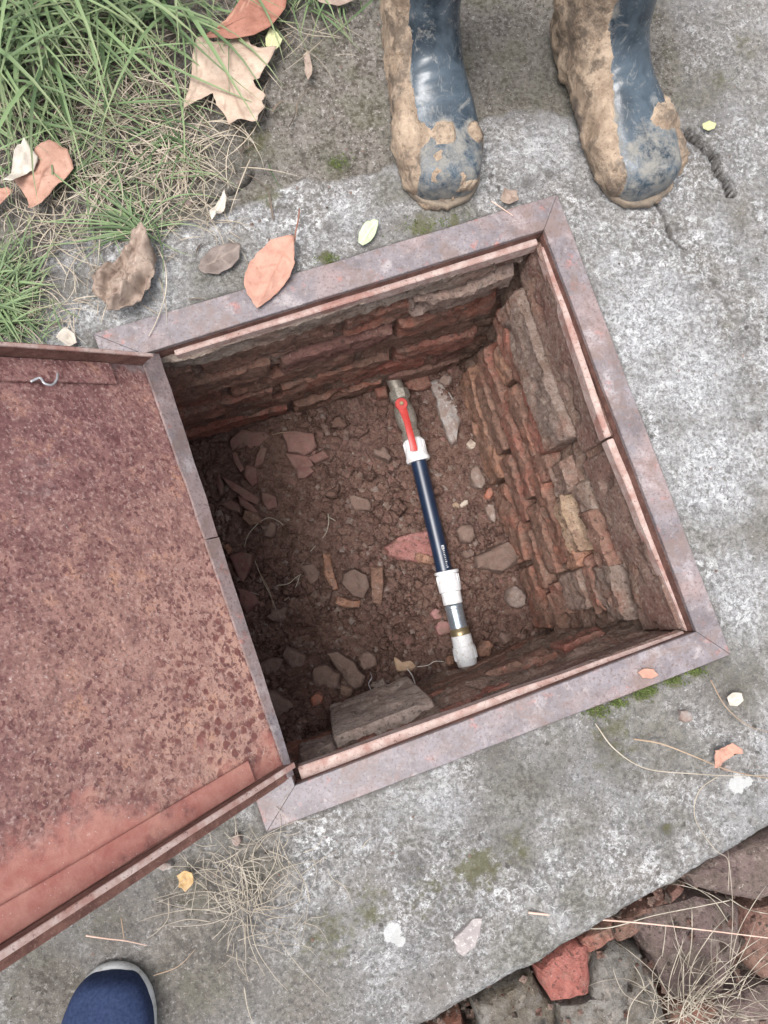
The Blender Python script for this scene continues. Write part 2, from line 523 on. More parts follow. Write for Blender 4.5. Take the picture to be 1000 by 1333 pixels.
CONC = m_concrete(); RUST = m_rust(); FRAME = m_frame(); FRAMEW = m_frame('frame_steel_pinkish', .22); STRIP = m_frame('hinge_strip_steel', .6); LIP = m_lip(); DRUST = m_darkrust()
BR_RED = m_brick('red_brick', (.26, .095, .07), (.34, .155, .12), d0=.40, d1=.60)
BR_DIRTY = m_brick('earth_covered_brick', (.25, .105, .075), (.33, .16, .115), d0=.36, d1=.54)
BR_OR = m_brick('orange_brick', (.32, .16, .105), (.40, .225, .155), d0=.37, d1=.56)
BR_PINK = m_brick('pink_brick', (.32, .14, .125), (.40, .20, .18), d0=.42, d1=.66)
BR_DARK = m_brick('dark_maroon_brick', (.17, .085, .072), (.24, .125, .105), d0=.40, d1=.65, mort=.1)
BR_CLEAN = m_brick('bare_red_brick', (.29, .095, .075), (.37, .15, .125), d0=.52, d1=.75, mort=.25)
BR_GREY = m_brick('mortar_smeared_stone', (.25, .185, .155), (.33, .25, .215), d0=.40, d1=.62, mort=.6)
BR_PALE = m_brick('pale_mortar_stone', (.36, .275, .235), (.44, .36, .315), d0=.56, d1=.8, mort=.3)
BR_SAND = m_brick('sandy_stone', (.36, .245, .16), (.43, .32, .23), d0=.42, d1=.58)
BR_PURP = m_brick('purple_grey_stone', (.14, .10, .095), (.22, .16, .15), dirt=(.15, .12, .10), d0=.42, d1=.6, mort=.5)
BR_MOSS = m_brick('grey_mossy_stone', (.15, .14, .128), (.24, .225, .205), dirt=(.11, .09, .065), d0=.42, d1=.6, mort=.6)
EARTH = m_earth(); EARTH_OUT = m_earth('dark_soil', (.08, .062, .052), (.15, .12, .10))
MORTAR = m_mortar()
MORTAR_RED = m_mortar('reddish_grey_mortar', (.18, .125, .10), (.27, .205, .175), (.25, .135, .10))
RENDER = m_mortar('brown_cement_render', (.175, .105, .084), (.24, .16, .13), (.20, .105, .085))
MORTAR_PALE = m_mortar('pale_mortar', (.21, .155, .125), (.31, .25, .21), (.22, .13, .10))

# ------------------------------------------------------------------ ground: key lines of the hatch
A, B = at(723, 257), at(948, 852)
Ai, Bi, Ci, Di = at(706, 303), at(903, 822), at(385, 1020), at(188, 463)


def isect(p, d, q, e):
    """2d line intersection"""
    M = np.array([[d.x, -e.x], [d.y, -e.y]]); t = np.linalg.solve(M, [q.x - p.x, q.y - p.y])
    return p + d * t[0]


dT = at(126, 437) - A; dB = at(400, 1061) - B
hd = (Ci - Di).normalized()                       # along the hinge, downwards in the picture
hn = Vector((hd.y, -hd.x, 0)); hn = hn if hn.x < 0 else -hn   # outwards (left)
D = isect(A, dT, Di + hn * .05, hd); C = isect(B, dB, Ci + hn * .05, hd)


def blob(P, lst):
    r = np.zeros(len(P))
    for px, py, rad, st in lst:
        c = at(px, py, 0); R = rad * HC / FPX
        d2 = ((P[:, 0] - c.x) ** 2 + (P[:, 1] - c.y) ** 2) / (R * R)
        r = np.maximum(r, st * np.exp(-d2 * 1.1))
    return r


def segdist(P, a, b):
    a = np.array([a.x, a.y]); b = np.array([b.x, b.y]); d = b - a
    t = np.clip(((P[:, :2] - a) @ d) / (d @ d), 0, 1)
    return np.linalg.norm(P[:, :2] - a - t[:, None] * d, axis=1)


def polydist(P, pts, z=0):
    q = [at(x, y, z) for x, y in pts]; r = np.full(len(P), 9.)
    for a, b in zip(q[:-1], q[1:]): r = np.minimum(r, segdist(P, a, b))
    return r


def pix(P):
    """photo pixel of points on the ground (only used to lay out the earth and moss on the slab)"""
    c = (P - np.array([0, 0, HC])) @ np.array(RW)
    return np.stack([500 + FPX * c[:, 0] / -c[:, 2], 666.5 - FPX * c[:, 1] / -c[:, 2]], 1)


# slab edge line (lower right) as y(x)
E0, E1 = at(560, 1333), at(1000, 1085)
es = (E1.y - E0.y) / (E1.x - E0.x)


def axis_vals(a, b, step, lo, hi):
    v = list(np.arange(a, b + step / 2, step)); s = step; x = b
    while x < hi: s *= 1.25; x += s; v.append(min(x, hi))
    s = step; x = a; pre = []
    while x > lo: s *= 1.25; x -= s; pre.append(max(x, lo))
    return np.array(pre[::-1] + v)


def build_slab():
    xs = axis_vals(-.56, .72, .003, -60, 60)
    yy = axis_vals(0, 1.44, .003, -.0005, 60)[1:]
    yy = np.concatenate([[0], yy[yy > 1e-6]])
    X, Yr = np.meshgrid(xs, yy, indexing='ij')
    lim = np.clip(xs, -3, 3)
    ye = E0.y + es * (lim - E0.x)
    q = np.stack([xs, np.zeros_like(xs), np.zeros_like(xs)], 1)
    ye = ye + fbm(q, 16, 5, 3) * .0045
    Y = ye[:, None] + Yr
    P = np.stack([X.ravel(), Y.ravel(), np.zeros(X.size)], 1)
    P2 = P.copy(); 
    uv = pix(P)
    nz1 = fbm(P, 9, 4, 5); nz2 = fbm(P, 45, 4, 9)
    # boundary line of the pale patch: y pixel as function of x pixel
    bx = np.array([-400, 0, 60, 130, 210, 300, 380, 470, 560, 640, 700, 760, 830, 1400])
    by = np.array([470, 440, 330, 300, 290, 275, 240, 225, 205, 160, 155, 160, 150, 150])
    yb = np.interp(uv[:, 0], bx, by)
    soil = ss(14, -14, uv[:, 1] - yb + nz1 * 12 + nz2 * 5)
    right = ss(820, 900, uv[:, 0] + nz1 * 20)
    soil = soil * (1 - .60 * right)
    dgr = blob(P, [(60, 60, 170, .8), (0, 200, 120, .6), (140, 150, 120, .45), (240, 90, 60, .5), (10, 400, 60, .7), (210, 230, 50, .4)])
    soil = np.maximum(soil, blob(P, [(20, 400, 50, .8), (980, 60, 70, .55), (900, 100, 60, .5), (60, 1290, 80, .75), (250, 1260, 150, .62), (400, 1300, 100, .55), (560, 1290, 60, .4), (250, 1180, 110, .70), (330, 1140, 80, .62), (430, 1240, 90, .35), (600, 1130, 60, .3), (950, 900, 90, .55), (870, 960, 90, .5), (930, 990, 70, .45), (650, 975, 45, .55), (150, 1200, 90, .6)]))
    far = ss(1.3, 3.0, np.abs(P[:, 0])) + ss(1.5, 3, P[:, 1]); soil = np.maximum(soil, np.clip(far, 0, .75))
    moss = blob(P, [(620, 1130, 42, 1.0), (670, 1105, 35, .7), (560, 1160, 60, .6), (480, 1180, 40, .8), (430, 1220, 50, .75), (780, 925, 16, 1.3), (835, 902, 14, 1.3), (875, 885, 14, 1.3),
                    (905, 875, 12, 1.0), (550, 297, 22, 1.2), (590, 290, 14, 1.0), (425, 338, 14, 1.3), (440, 215, 18, .9), (350, 255, 26, .9), (330, 180, 40, .8), (180, 255, 60, .7), (930, 100, 30, .6), (970, 60, 40, .6),
                    (800, 960, 50, .75), (340, 60, 40, .7), (955, 420, 30, .5), (420, 60, 30, .5), (1060, 300, 60, .6), (868, 1078, 12, .9), (700, 240, 20, .4)])
    dark = blob(P, [(700, 1010, 50, .35), (620, 1100, 60, .35), (730, 1000, 50, .3), (560, 1230, 50, .3), (790, 1060, 40, .25), (450, 1300, 60, .3), (60, 1300, 80, .45), (270, 1230, 70, .35), (425, 338, 9, .9), (428, 296, 8, .9), (370, 270, 10, .7), (686, 238, 12, .9), (715, 228, 10, .8), (868, 1079, 11, 1.1), (900, 195, 26, .5), (640, 970, 40, .4), (580, 1180, 50, .35), (90, 1230, 60, .5), (150, 1180, 70, .5),
                    (330, 215, 30, .5), (540, 1130, 20, .8), (500, 1080, 30, .3), (680, 70, 110, .45), (600, 120, 90, .3), (850, 480, 12, .3), (770, 650, 10, .3), (245, 1290, 60, .35), (800, 975, 40, .35), (950, 890, 50, .4),
                    (730, 300, 16, .4), (650, 100, 80, .4)])
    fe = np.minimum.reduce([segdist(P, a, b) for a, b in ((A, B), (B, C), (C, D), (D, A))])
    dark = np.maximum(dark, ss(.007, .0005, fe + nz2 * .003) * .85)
    dark = np.maximum(dark, blob(P, [(875, 300, 14, .6), (905, 375, 9, .8), (908, 398, 7, .8), (985, 545, 14, .6), (950, 610, 8, .5), (900, 780, 8, .5), (935, 840, 16, .5)]))
    dark = np.maximum(dark, dgr)
    white = blob(P, [(511, 1215, 13, 1.3), (521, 1226, 8, 1.2), (961, 1021, 13, 1.3), (975, 1018, 8, 1.2), (716, 185, 50, .36), (120, 400, 60, .5), (150, 420, 50, .5), (540, 1060, 40, .45), (515, 1030, 40, .45), (960, 640, 60, .4), (900, 340, 60, .3),
                     (210, 390, 30, .45), (900, 560, 50, .35), (600, 1050, 30, .35), (890, 930, 10, 1.0)])
    pale = blob(P, [(850, 420, 110, .8), (930, 620, 110, .85), (960, 780, 90, .7), (800, 330, 60, .6), (900, 500, 100, .8), (930, 300, 60, .5), (720, 185, 60, .7), (650, 200, 40, .6), (180, 390, 80, .6), (300, 320, 70, .5), (90, 420, 50, .8),
                     (450, 260, 60, .5), (560, 1040, 70, .65), (500, 1070, 60, .5), (1060, 550, 150, .7), (700, 980, 50, .4), (960, 860, 30, .5), (590, 230, 40, .4), (650, 1240, 60, .3), (850, 1010, 60, .3)])
    # relief
    z = fbm(P, 6, 3, 21) * .0022 + nz2 * .0009 + fbm(P, 110, 3, 31) * .0008 * (1 + soil)
    z += -.004 * soil + moss * .0025 * (vn(P, 160, 3) * .5 + .6)
    # cracks and chips
    w1 = np.stack([P[:, 0] + nz2 * .003, P[:, 1] + fbm(P, 50, 3, 77) * .003, P[:, 2]], 1)
    cr = ss(.0080, .0048, polydist(w1, [(899, 177), (915, 190), (932, 212), (945, 236), (951, 250)])) * .07
    cr += ss(.0036, .0, polydist(w1, [(855, 262), (868, 285), (872, 305), (888, 322)])) * .014
    cr += ss(-.25, .35, nz1 + nz2 * .5) * ss(.0034, .0, polydist(w1, [(888, 322), (905, 340), (935, 370), (965, 400), (975, 450), (975, 490), (985, 530), (992, 560)])) * .009
    cr += ss(.0018, .0, polydist(w1, [(935, 400), (930, 440), (948, 475), (965, 500)])) * .002
    cr += ss(.0045, .0, polydist(w1, [(250, 262), (290, 255), (318, 235), (330, 222)])) * .016
    cr += ss(.0018, .0, polydist(w1, [(330, 203), (380, 200), (450, 205), (520, 192)])) * .003
    cr += ss(.0016, .0, polydist(w1, [(425, 226), (455, 222), (490, 222)])) * .004
    cr += ss(.0014, .0, polydist(w1, [(505, 1160), (520, 1205), (518, 1260), (532, 1340)])) * .002
    z -= cr
    dark = np.maximum(dark, np.clip(cr * 110, 0, 1.8))  # dark soil in the cracks, also painting in their deep shade
    z -= blob(P, [(868, 1079, 12, .004), (686, 238, 9, .003), (305, 240, 16, .006)])
    # shallow rise under the soil / litter in the upper left
    z += soil * ss(350, 60, uv[:, 0]) * ss(300, 100, uv[:, 1]) * .006
    # rounded arris and drop at the free edge
    de = Yr.ravel(); z -= ss(.014, 0, de) ** 2 * .007
    z *= np.where((np.abs(P[:, 0]) > 3) | (P[:, 1] > 4), 0, 1)
    P[:, 2] = z
    nx, ny = X.shape
    I = np.arange(nx * ny).reshape(nx, ny)
    F = np.stack([I[:-1, :-1].ravel(), I[1:, :-1].ravel(), I[1:, 1:].ravel(), I[:-1, 1:].ravel()], 1)
    c = P[F].mean(1)
    # hole under the frame
    poly = [a.lerp(b, .0) for a, b in zip((Ai, Bi, Ci, Di), (A, B, C, D))]
    cen = sum(poly, Vector()) / 4
    poly = [p + (p - cen).normalized() * .022 for p in poly]
    poly[3] = poly[3] + hn * .008; poly[2] = poly[2] + hn * .008
    ins = np.ones(len(c), bool)
    for a, b in zip(poly, poly[1:] + poly[:1]):
        e = b - a
        ins &= (e.x * (c[:, 1] - a.y) - e.y * (c[:, 0] - a.x)) < 0
    F = F[~ins]
    # edge skirt: a rough broken side face
    nv = len(P); top = I[:, 0]; k = 10; sk = []
    for r in range(1, k + 1):
        d = r / k
        q = P[top].copy(); q[:, 2] -= d * .085
        nzr = fbm(q, 35, 4, 55) * .006 + fbm(q, 9, 2, 56) * .006
        q[:, 1] += .004 + nzr * min(1, r / 2) + .012 * d; sk.append(q)
    S = np.concatenate(sk)
    rows = [top] + [nv + r * nx + np.arange(nx) for r in range(k)]
    G = [np.stack([a[:-1], b[:-1], b[1:], a[1:]], 1) for a, b in zip(rows[:-1], rows[1:])]
    V = np.concatenate([P, S]); F = np.concatenate([F] + G)
    ex = lambda a, v: np.concatenate([a, np.full(len(S), v)])
    used = np.zeros(len(V), bool); used[F.ravel()] = True; rm = np.cumsum(used) - 1
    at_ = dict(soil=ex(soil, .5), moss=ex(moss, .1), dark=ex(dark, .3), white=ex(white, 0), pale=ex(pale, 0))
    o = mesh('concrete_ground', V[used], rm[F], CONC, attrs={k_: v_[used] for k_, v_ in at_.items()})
    return tag(o, 'weathered grey lichen speckled concrete slab around the hatch, earthy at the top left', None, kind='structure')


build_slab()


# lower ground beyond the slab edge
def build_low():
    xs = axis_vals(-.1, .75, .006, -60, 60); ys = axis_vals(-.75, -.15, .006, -60, .6)
    X, Y = np.meshgrid(xs, ys, indexing='ij'); P = np.stack([X.ravel(), Y.ravel(), np.zeros(X.size)], 1)
    P[:, 2] = -.135 + fbm(P, 7, 3, 3) * .012 + fbm(P, 60, 3, 8) * .004
    # keep clear of the pit
    m = (P[:, 1] > E0.y + es * (np.clip(P[:, 0], -3, 3) - E0.x) + .1)
    P[m, 2] = -.135
    nx, ny = X.shape; I = np.arange(nx * ny).reshape(nx, ny)
    F = np.stack([I[:-1, :-1].ravel(), I[1:, :-1].ravel(), I[1:, 1:].ravel(), I[:-1, 1:].ravel()], 1)
    c = P[F].mean(1)
    F = F[c[:, 1] < E0.y + es * (np.clip(c[:, 0], -3, 3) - E0.x) + .06]
    used = np.zeros(len(P), bool); used[F.ravel()] = True; rm = np.cumsum(used) - 1
    o = mesh('soil_ground', P[used], rm[F], EARTH_OUT)
    tag(o, 'dark soil at the lower level beyond the slab edge', kind='structure')


build_low()

# ------------------------------------------------------------------ hatch frame
fr = empty('access_hatch', at(600, 700)); fr.location.z = 0
tag(fr, 'open rusty steel access hatch, grey pinkish flat frame round the pit and brown lid', 'hatch')


def flat_bar(name, o0, o1, i1, i0, z0, z1, mat, seed):
    """bar between outer edge o0-o1 and inner edge i0-i1, subdivided for slight waviness"""
    n = 28; bm = bmesh.new(); rowsv = []
    for k in range(n + 1):
        t = k / n
        a = o0.lerp(o1, t); b = i0.lerp(i1, t); w = (b - a).normalized()
        q = np.array([[a.x, a.y, seed]]); da = fbm(q, 14, 3, seed)[0] * .0009; db = fbm(q, 12, 3, seed + 4)[0] * .0007
        zz = fbm(q, 5, 2, seed + 9)[0] * .0006
        a = a + w * da; b = b + w * db
        pr = []
        for p, z in ((a, z0), (a, z1 - .001), (a + w * .001, z1), (a.lerp(b, .5), z1 + .0002), (b - w * .001, z1), (b, z1 - .001), (b, z0)):
            pr.append(bm.verts.new((p.x, p.y, z + zz)))
        rowsv.append(pr)
    for r0, r1 in zip(rowsv[:-1], rowsv[1:]):
        for j in range(6): bm.faces.new((r0[j], r0[j + 1], r1[j + 1], r1[j]))
        bm.faces.new((r0[6], r0[0], r1[0], r1[6]))
    bm.faces.new(rowsv[0]); bm.faces.new(rowsv[-1][::-1])
    bmesh.ops.recalc_face_normals(bm, faces=bm.faces)
    me = bpy.data.meshes.new(name); bm.to_mesh(me); bm.free(); me.materials.append(mat)
    o = link(bpy.data.objects.new(name, me)); put(o, fr); return o


# mitre joints butt: leave 0.2 mm gap
def sh(p, q, d=.0004): return p + (q - p).normalized() * d
flat_bar('frame_bar', sh(D, A), sh(A, D), sh(Ai, Di), sh(Di, Ai), .0005, .0075, FRAME, 3)
flat_bar('frame_bar', sh(A, B), sh(B, A), sh(Bi, Ai), sh(Ai, Bi), .0005, .0078, FRAMEW, 13)
flat_bar('frame_bar', sh(B, C), sh(C, B), sh(Ci, Bi), sh(Bi, Ci), .0005, .0075, FRAME, 23)
flat_bar('frame_bar', sh(C, D), sh(D, C), sh(Di, Ci), sh(Ci, Di), .0005, .0072, FRAME, 33)


def leg_strip(name, p, q, inw, depth, th, z, mat, lipw=0, seed=0):
    """vertical leg of the angle, with its own thickness"""
    a = p + inw * .0003; b = q + inw * .0003
    def L(v, o, zz): w = v + inw * o; return Vector((w.x, w.y, zz))
    o = hexa(name, [L(a, 0, z - depth), L(b, 0, z - depth), L(b, th, z - depth), L(a, th, z - depth),
                    L(a, 0, z), L(b, 0, z), L(b, th, z), L(a, th, z)], mat, None, .0008, .0008, seed, 6)
    put(o, fr); return o


nT = Vector(((Ai - Di).y, -(Ai - Di).x, 0)).normalized()     # inward from top side
nR = Vector(((Bi - Ai).y, -(Bi - Ai).x, 0)).normalized()
nB = Vector(((Ci - Bi).y, -(Ci - Bi).x, 0)).normalized()
nL = Vector(((Di - Ci).y, -(Di - Ci).x, 0)).normalized()
cc = (Ai + Bi + Ci + Di) / 4
for v in (nT, nR, nB, nL):
    pass
nT = nT if nT.dot(cc - Ai) > 0 else -nT; nR = nR if nR.dot(cc - Ai) > 0 else -nR
nB = nB if nB.dot(cc - Bi) > 0 else -nB; nL = nL if nL.dot(cc - Di) > 0 else -nL
# dark vertical legs just inside, then the worn pink ledge the lid rests on
leg_strip('frame_leg', Di + nT * -.004, Ai + nT * -.004, nT, .03, .0035, .0004, DRUST, seed=1)
leg_strip('frame_leg', Ai + nR * -.004, Bi + nR * -.004, nR, .03, .0035, .0003, DRUST, seed=2)
leg_strip('frame_leg', Bi + nB * -.004, Ci + nB * -.004, nB, .03, .0035, .0004, DRUST, seed=3)
leg_strip('frame_leg', Ci + nL * -.004, Di + nL * -.004, nL, .03, .0035, .0003, DRUST, seed=4)


def ledge(p0, p1, w_in, dz, th, mat, seed, w0=0.0):
    """ledge bar through world points p0-p1 (its inner edge), thick th, width towards w_in"""
    def L(v, o, zz): w = v + w_in * o; return Vector((w.x, w.y, zz))
    z = p0.z
    o = hexa('ledge', [L(p0, w0, z - dz), L(p1, w0, z - dz), L(p1, -th, z - dz), L(p0, -th, z - dz),
                       L(p0, w0, z), L(p1, w0, z), L(p1, -th, z), L(p0, -th, z)], mat, None, .001, .0012, seed, 8)
    put(o, fr); return o


ZL = -.012
ledge(at(229, 462, ZL), at(702, 318, ZL), nT, .022, .009, LIP, 5)
ledge(at(704, 322, ZL), at(788, 570, ZL), nR, .022, .009, LIP, 6)
ledge(at(790, 573, ZL - .004), at(893, 822, ZL - .004), nR, .02, .010, LIP, 7)
ledge(at(890, 821, ZL), at(388, 999, ZL), nB, .022, .019, LIP, 8)

# ------------------------------------------------------------------ pit walls
ZF = -.50


class Patch:
    def __init__(s, a, b, c, d):      # a,b rim start/end ; c,d floor start/end
        s.a, s.b, s.c, s.d = a, b, c, d
        n = (b - a).cross(c - a).normalized()
        s.n = n if n.dot(Vector((.12, .15, -.2)) - a) > 0 else -n
        s.W = (b - a).length; s.H = (c - a).length

    def p(s, u, v, o=0):
        return (s.a.lerp(s.b, u)).lerp(s.c.lerp(s.d, u), v) + s.n * o


def zz(v, z): return Vector((v.x, v.y, z))


ext = hn * .11
rA, rB = Ai - nT * .003 - nR * .0, Bi - nR * .003
rD = Di + ext; rC = Ci + ext
fA, fB = at(603, 478, ZF), at(712, 826, ZF)
fC = at(432, 935, ZF) + (at(432, 935, ZF) - fB).normalized() * .14
fD = at(252, 568, ZF) + (at(252, 568, ZF) - fA).normalized() * .13
PT = -.004
W_back = Patch(zz(rD, PT), zz(Ai + nT * .001, PT), fD, fA)
W_right = Patch(zz(Ai + nR * .001, PT), zz(Bi + nR * .001, PT), fA, fB)
W_front = Patch(zz(Bi + nB * .001, PT), zz(rC, PT), fB, fC)
W_left = Patch(zz(rC, PT), zz(rD, PT), fC, fD)


def wall_sheet(name, Pt, mat, parent, prof, seed, over=.08, amp=.006):
    """displaced sheet; prof(v)->offset inwards"""
    nu = int((Pt.W * (1 + 2 * over)) / .004); nv = int(Pt.H * 1.08 / .004)
    V = []; 
    for i in range(nu + 1):
        u = -over + (1 + 2 * over) * i / nu
        for j in range(nv + 1):
            v = 1.08 * j / nv
            V.append(Pt.p(u, v))
    V = np.array([x[:] for x in V]); vv = np.tile(1.08 * np.arange(nv + 1) / nv, nu + 1)
    uu = np.repeat(-over + (1 + 2 * over) * np.arange(nu + 1) / nu, nv + 1)
    off = prof(uu, vv, V) + (fbm(V, 11, 3, seed) * amp * 1.5 + fbm(V, 42, 5, seed + 5, .6) * amp * .8 + fbm(V, 12, 3, 777) * .004 + .0085 + fbm(V, 120, 3, seed + 8) * .0018) * ss(0.10, .26, vv)
    V = V + np.array(Pt.n[:])[None] * off[:, None]
    I = np.arange(len(V)).reshape(nu + 1, nv + 1)
    F = np.stack([I[:-1, :-1].ravel(), I[1:, :-1].ravel(), I[1:, 1:].ravel(), I[:-1, 1:].ravel()], 1)
    o = mesh(name, V, F, mat); put(o, parent); return o


def pbrick(Pt, u0, u1, v0, v1, o_out, mat, parent, seed, depth=.05, amp=.004, name='brick', taper=0, v_tilt=0):
    """one rough brick/stone in a wall patch: front face sticks out o_out"""
    o_out = min(o_out, .010 + o_out * .35) if mat is not BR_PALE else o_out
    nu = max(6, int((u1 - u0) * Pt.W / .0055)); nv = max(5, int((v1 - v0) * Pt.H / .0055)); nd = 3
    L = {}; V = []
    def vid(i, j, k):
        if (i, j, k) not in L:
            L[(i, j, k)] = len(V)
            u = u0 + (u1 - u0) * i / nu; v = v0 + (v1 - v0) * j / nv + v_tilt * (i / nu - .5)
            o = o_out - depth * k / nd
            # rounded corners
            du = min(i, nu - i) / 1.0; dv = min(j, nv - j) / 1.0
            rnd = .0022 * ((du < 1) + (dv < 1)) if k == 0 else 0
            cu, cv = (u0 + u1) / 2, (v0 + v1) / 2
            if k == 0 and (du < 1): u += (cu - u) * min(.3, .003 / max(.001, abs(u1 - u0) * Pt.W / 2))
            if k == 0 and (dv < 1): v += (cv - v) * min(.3, .004 / max(.001, abs(v1 - v0) * Pt.H / 2))
            if du < 1: v += (cv - v) * .06
            V.append(Pt.p(u, v, o - rnd + taper * (j / nv - .5)))
        return L[(i, j, k)]
    F = []
    for i in range(nu):
        for j in range(nv): F.append((vid(i, j, 0), vid(i + 1, j, 0), vid(i + 1, j + 1, 0), vid(i, j + 1, 0)))
    for k in range(nd):
        for i in range(nu):
            F.append((vid(i, 0, k), vid(i, 0, k + 1), vid(i + 1, 0, k + 1), vid(i + 1, 0, k)))
            F.append((vid(i, nv, k), vid(i + 1, nv, k), vid(i + 1, nv, k + 1), vid(i, nv, k + 1)))
        for j in range(nv):
            F.append((vid(0, j, k), vid(0, j + 1, k), vid(0, j + 1, k + 1), vid(0, j, k + 1)))
            F.append((vid(nu, j, k), vid(nu, j, k + 1), vid(nu, j + 1, k + 1), vid(nu, j + 1, k)))
    V = np.array([x[:] for x in V])
    D3 = np.stack([fbm(V, 22, 5, seed + q * 11, .66) for q in range(3)], 1) * amp * .24 + np.array(Pt.n[:])[None] * ((.28 - np.abs(fbm(V, 26, 5, seed + 3, .62)))[:, None] * amp * .72 + fbm(V, 150, 3, 5)[:, None] * min(.0018, amp * .35) + fbm(V, 12, 3, 777)[:, None] * min(.004, amp * .8))
    chip = np.clip(fbm(V, 24, 3, seed + 99) - .30, 0, 1)[:, None] * np.array(Pt.n[:])[None] * -.016
    V = V + D3 + chip
    o = mesh(name, V, F, mat); 
    bm = bmesh.new(); bm.from_mesh(o.data); bmesh.ops.recalc_face_normals(bm, faces=bm.faces); bm.to_mesh(o.data); bm.free()
    shade_auto(o, 30); put(o, parent); return o


def steps(table):
    """inward offset profile by height, eased"""
    vs = [a for a, _ in table]; os_ = [b for _, b in table]
    return lambda u, v, P: np.interp(v, vs, os_)


# --- back wall
wb = empty('pit_wall', W_back.p(.5, 1)); tag(wb, 'far brick wall of the pit behind the red handled valve, earth stained', 'wall')
wall_sheet('mortar', W_back, MORTAR, wb, steps([(0, -.004), (.11, .0), (.13, -.002), (.17, -.014), (.9, -.012), (1.1, -.01)]), 3)
pbrick(W_back, .02, .985, .035, .125, .008, MORTAR_PALE, wb, 5, .04, .0045, 'mortar_band')
courses = [(.165, .29), (.31, .43), (.45, .57), (.59, .71), (.73, .85), (.865, .98)]
for ci, (v0, v1) in enumerate(courses):
    u = -.04 - (.13 if ci % 2 else 0); k = 0
    while u < .97:
        L = random.uniform(.27, .36); u1 = min(u + L, .99)
        if u1 - u > .06:
            m = random.choice([BR_DIRTY, BR_DIRTY, BR_DIRTY, BR_RED, BR_DARK]) if ci > 0 else random.choice([BR_DIRTY, BR_RED])
            pbrick(W_back, u, u1 - .015, v0 + random.uniform(-.008, .008), v1 + random.uniform(-.008, .008), random.uniform(.001, .005) + .006 * (ci % 2), m, wb, 100 + ci * 20 + k, amp=.0045, v_tilt=random.uniform(-.01, .01))
        u = u1; k += 1
o = pbrick(W_back, .73, .97, .135, .235, .022, BR_GREY, wb, 260, .05, .006, 'stone'); 

# --- right wall
wr = empty('pit_wall', W_right.p(.5, 1)); tag(wr, 'right hand pit wall of broken red brick and crumbling pale mortar with ledges', 'wall')
wall_sheet('mortar', W_right, MORTAR, wr, steps([(0, -.004), (.20, -.002), (.25, -.012), (1.1, -.012)]), 23, amp=.008)
pbrick(W_right, .0, .52, .02, .215, .0045, RENDER, wr, 31, .04, .002, 'render_band')
pbrick(W_right, .53, 1.0, .03, .235, .004, RENDER, wr, 32, .04, .002, 'render_band')
# pale mortar shelf, upper half, ends in an overhang with a cavity below it
pbrick(W_right, .04, .47, .205, .36, .034, MORTAR_RED, wr, 33, .06, .006, 'mortar_band', taper=.010)
pbrick(W_right, .03, .47, .35, .44, .033, BR_RED, wr, 34, .06, .005)
pbrick(W_right, .10, .22, .46, .54, .030, BR_OR, wr, 35, .06, .005)
pbrick(W_right, .23, .48, .455, .56, .036, BR_DIRTY, wr, 36, .06, .009, 'stone')
pbrick(W_right, .44, .54, .40, .52, .030, BR_RED, wr, 37, .06, .007)
pbrick(W_right, .06, .56, .575, .675, .036, BR_RED, wr, 38, .07, .006)
pbrick(W_right, .10, .38, .69, .80, .040, BR_DIRTY, wr, 39, .07, .006)
pbrick(W_right, .39, .62, .69, .80, .036, BR_RED, wr, 40, .07, .006)
pbrick(W_right, .05, .45, .81, .985, .046, BR_OR, wr, 41, .07, .006)
# lower half
pbrick(W_right, .50, .60, .30, .42, .026, BR_GREY, wr, 42, .06, .008, 'stone')
pbrick(W_right, .58, .665, .235, .33, .014, MORTAR_PALE, wr, 43, .05, .006, 'mortar_band')
pbrick(W_right, .585, .76, .37, .44, .046, BR_SAND, wr, 44, .06, .009, 'stone')['label'] = 'sandy yellow stone jutting out of the wall'
pbrick(W_right, .655, .82, .245, .335, .020, BR_RED, wr, 45, .06, .006)
pbrick(W_right, .74, .80, .41, .50, .044, BR_OR, wr, 46, .06, .007)
pbrick(W_right, .80, .965, .26, .40, .016, MORTAR_RED, wr, 47, .05, .009, 'mortar_band')
pbrick(W_right, .77, .94, .385, .45, .022, BR_RED, wr, 48, .05, .006)
pbrick(W_right, .80, .92, .46, .62, .032, BR_GREY, wr, 49, .06, .007, 'stone')
pbrick(W_right, .49, .78, .47, .58, .030, BR_DIRTY, wr, 50, .06, .008)
pbrick(W_right, .57, .80, .59, .70, .032, BR_DIRTY, wr, 51, .06, .007)
pbrick(W_right, .64, .84, .71, .80, .040, BR_DIRTY, wr, 52, .06, .007)
pbrick(W_right, .82, .93, .64, .72, .036, BR_RED, wr, 53, .06, .006)
pbrick(W_right, .46, .74, .815, .985, .044, BR_DIRTY, wr, 54, .07, .008)
pbrick(W_right, .75, .97, .815, .985, .040, BR_DIRTY, wr, 55, .07, .008)
pbrick(W_right, .85, .99, .73, .80, .034, BR_DIRTY, wr, 56, .07, .008)

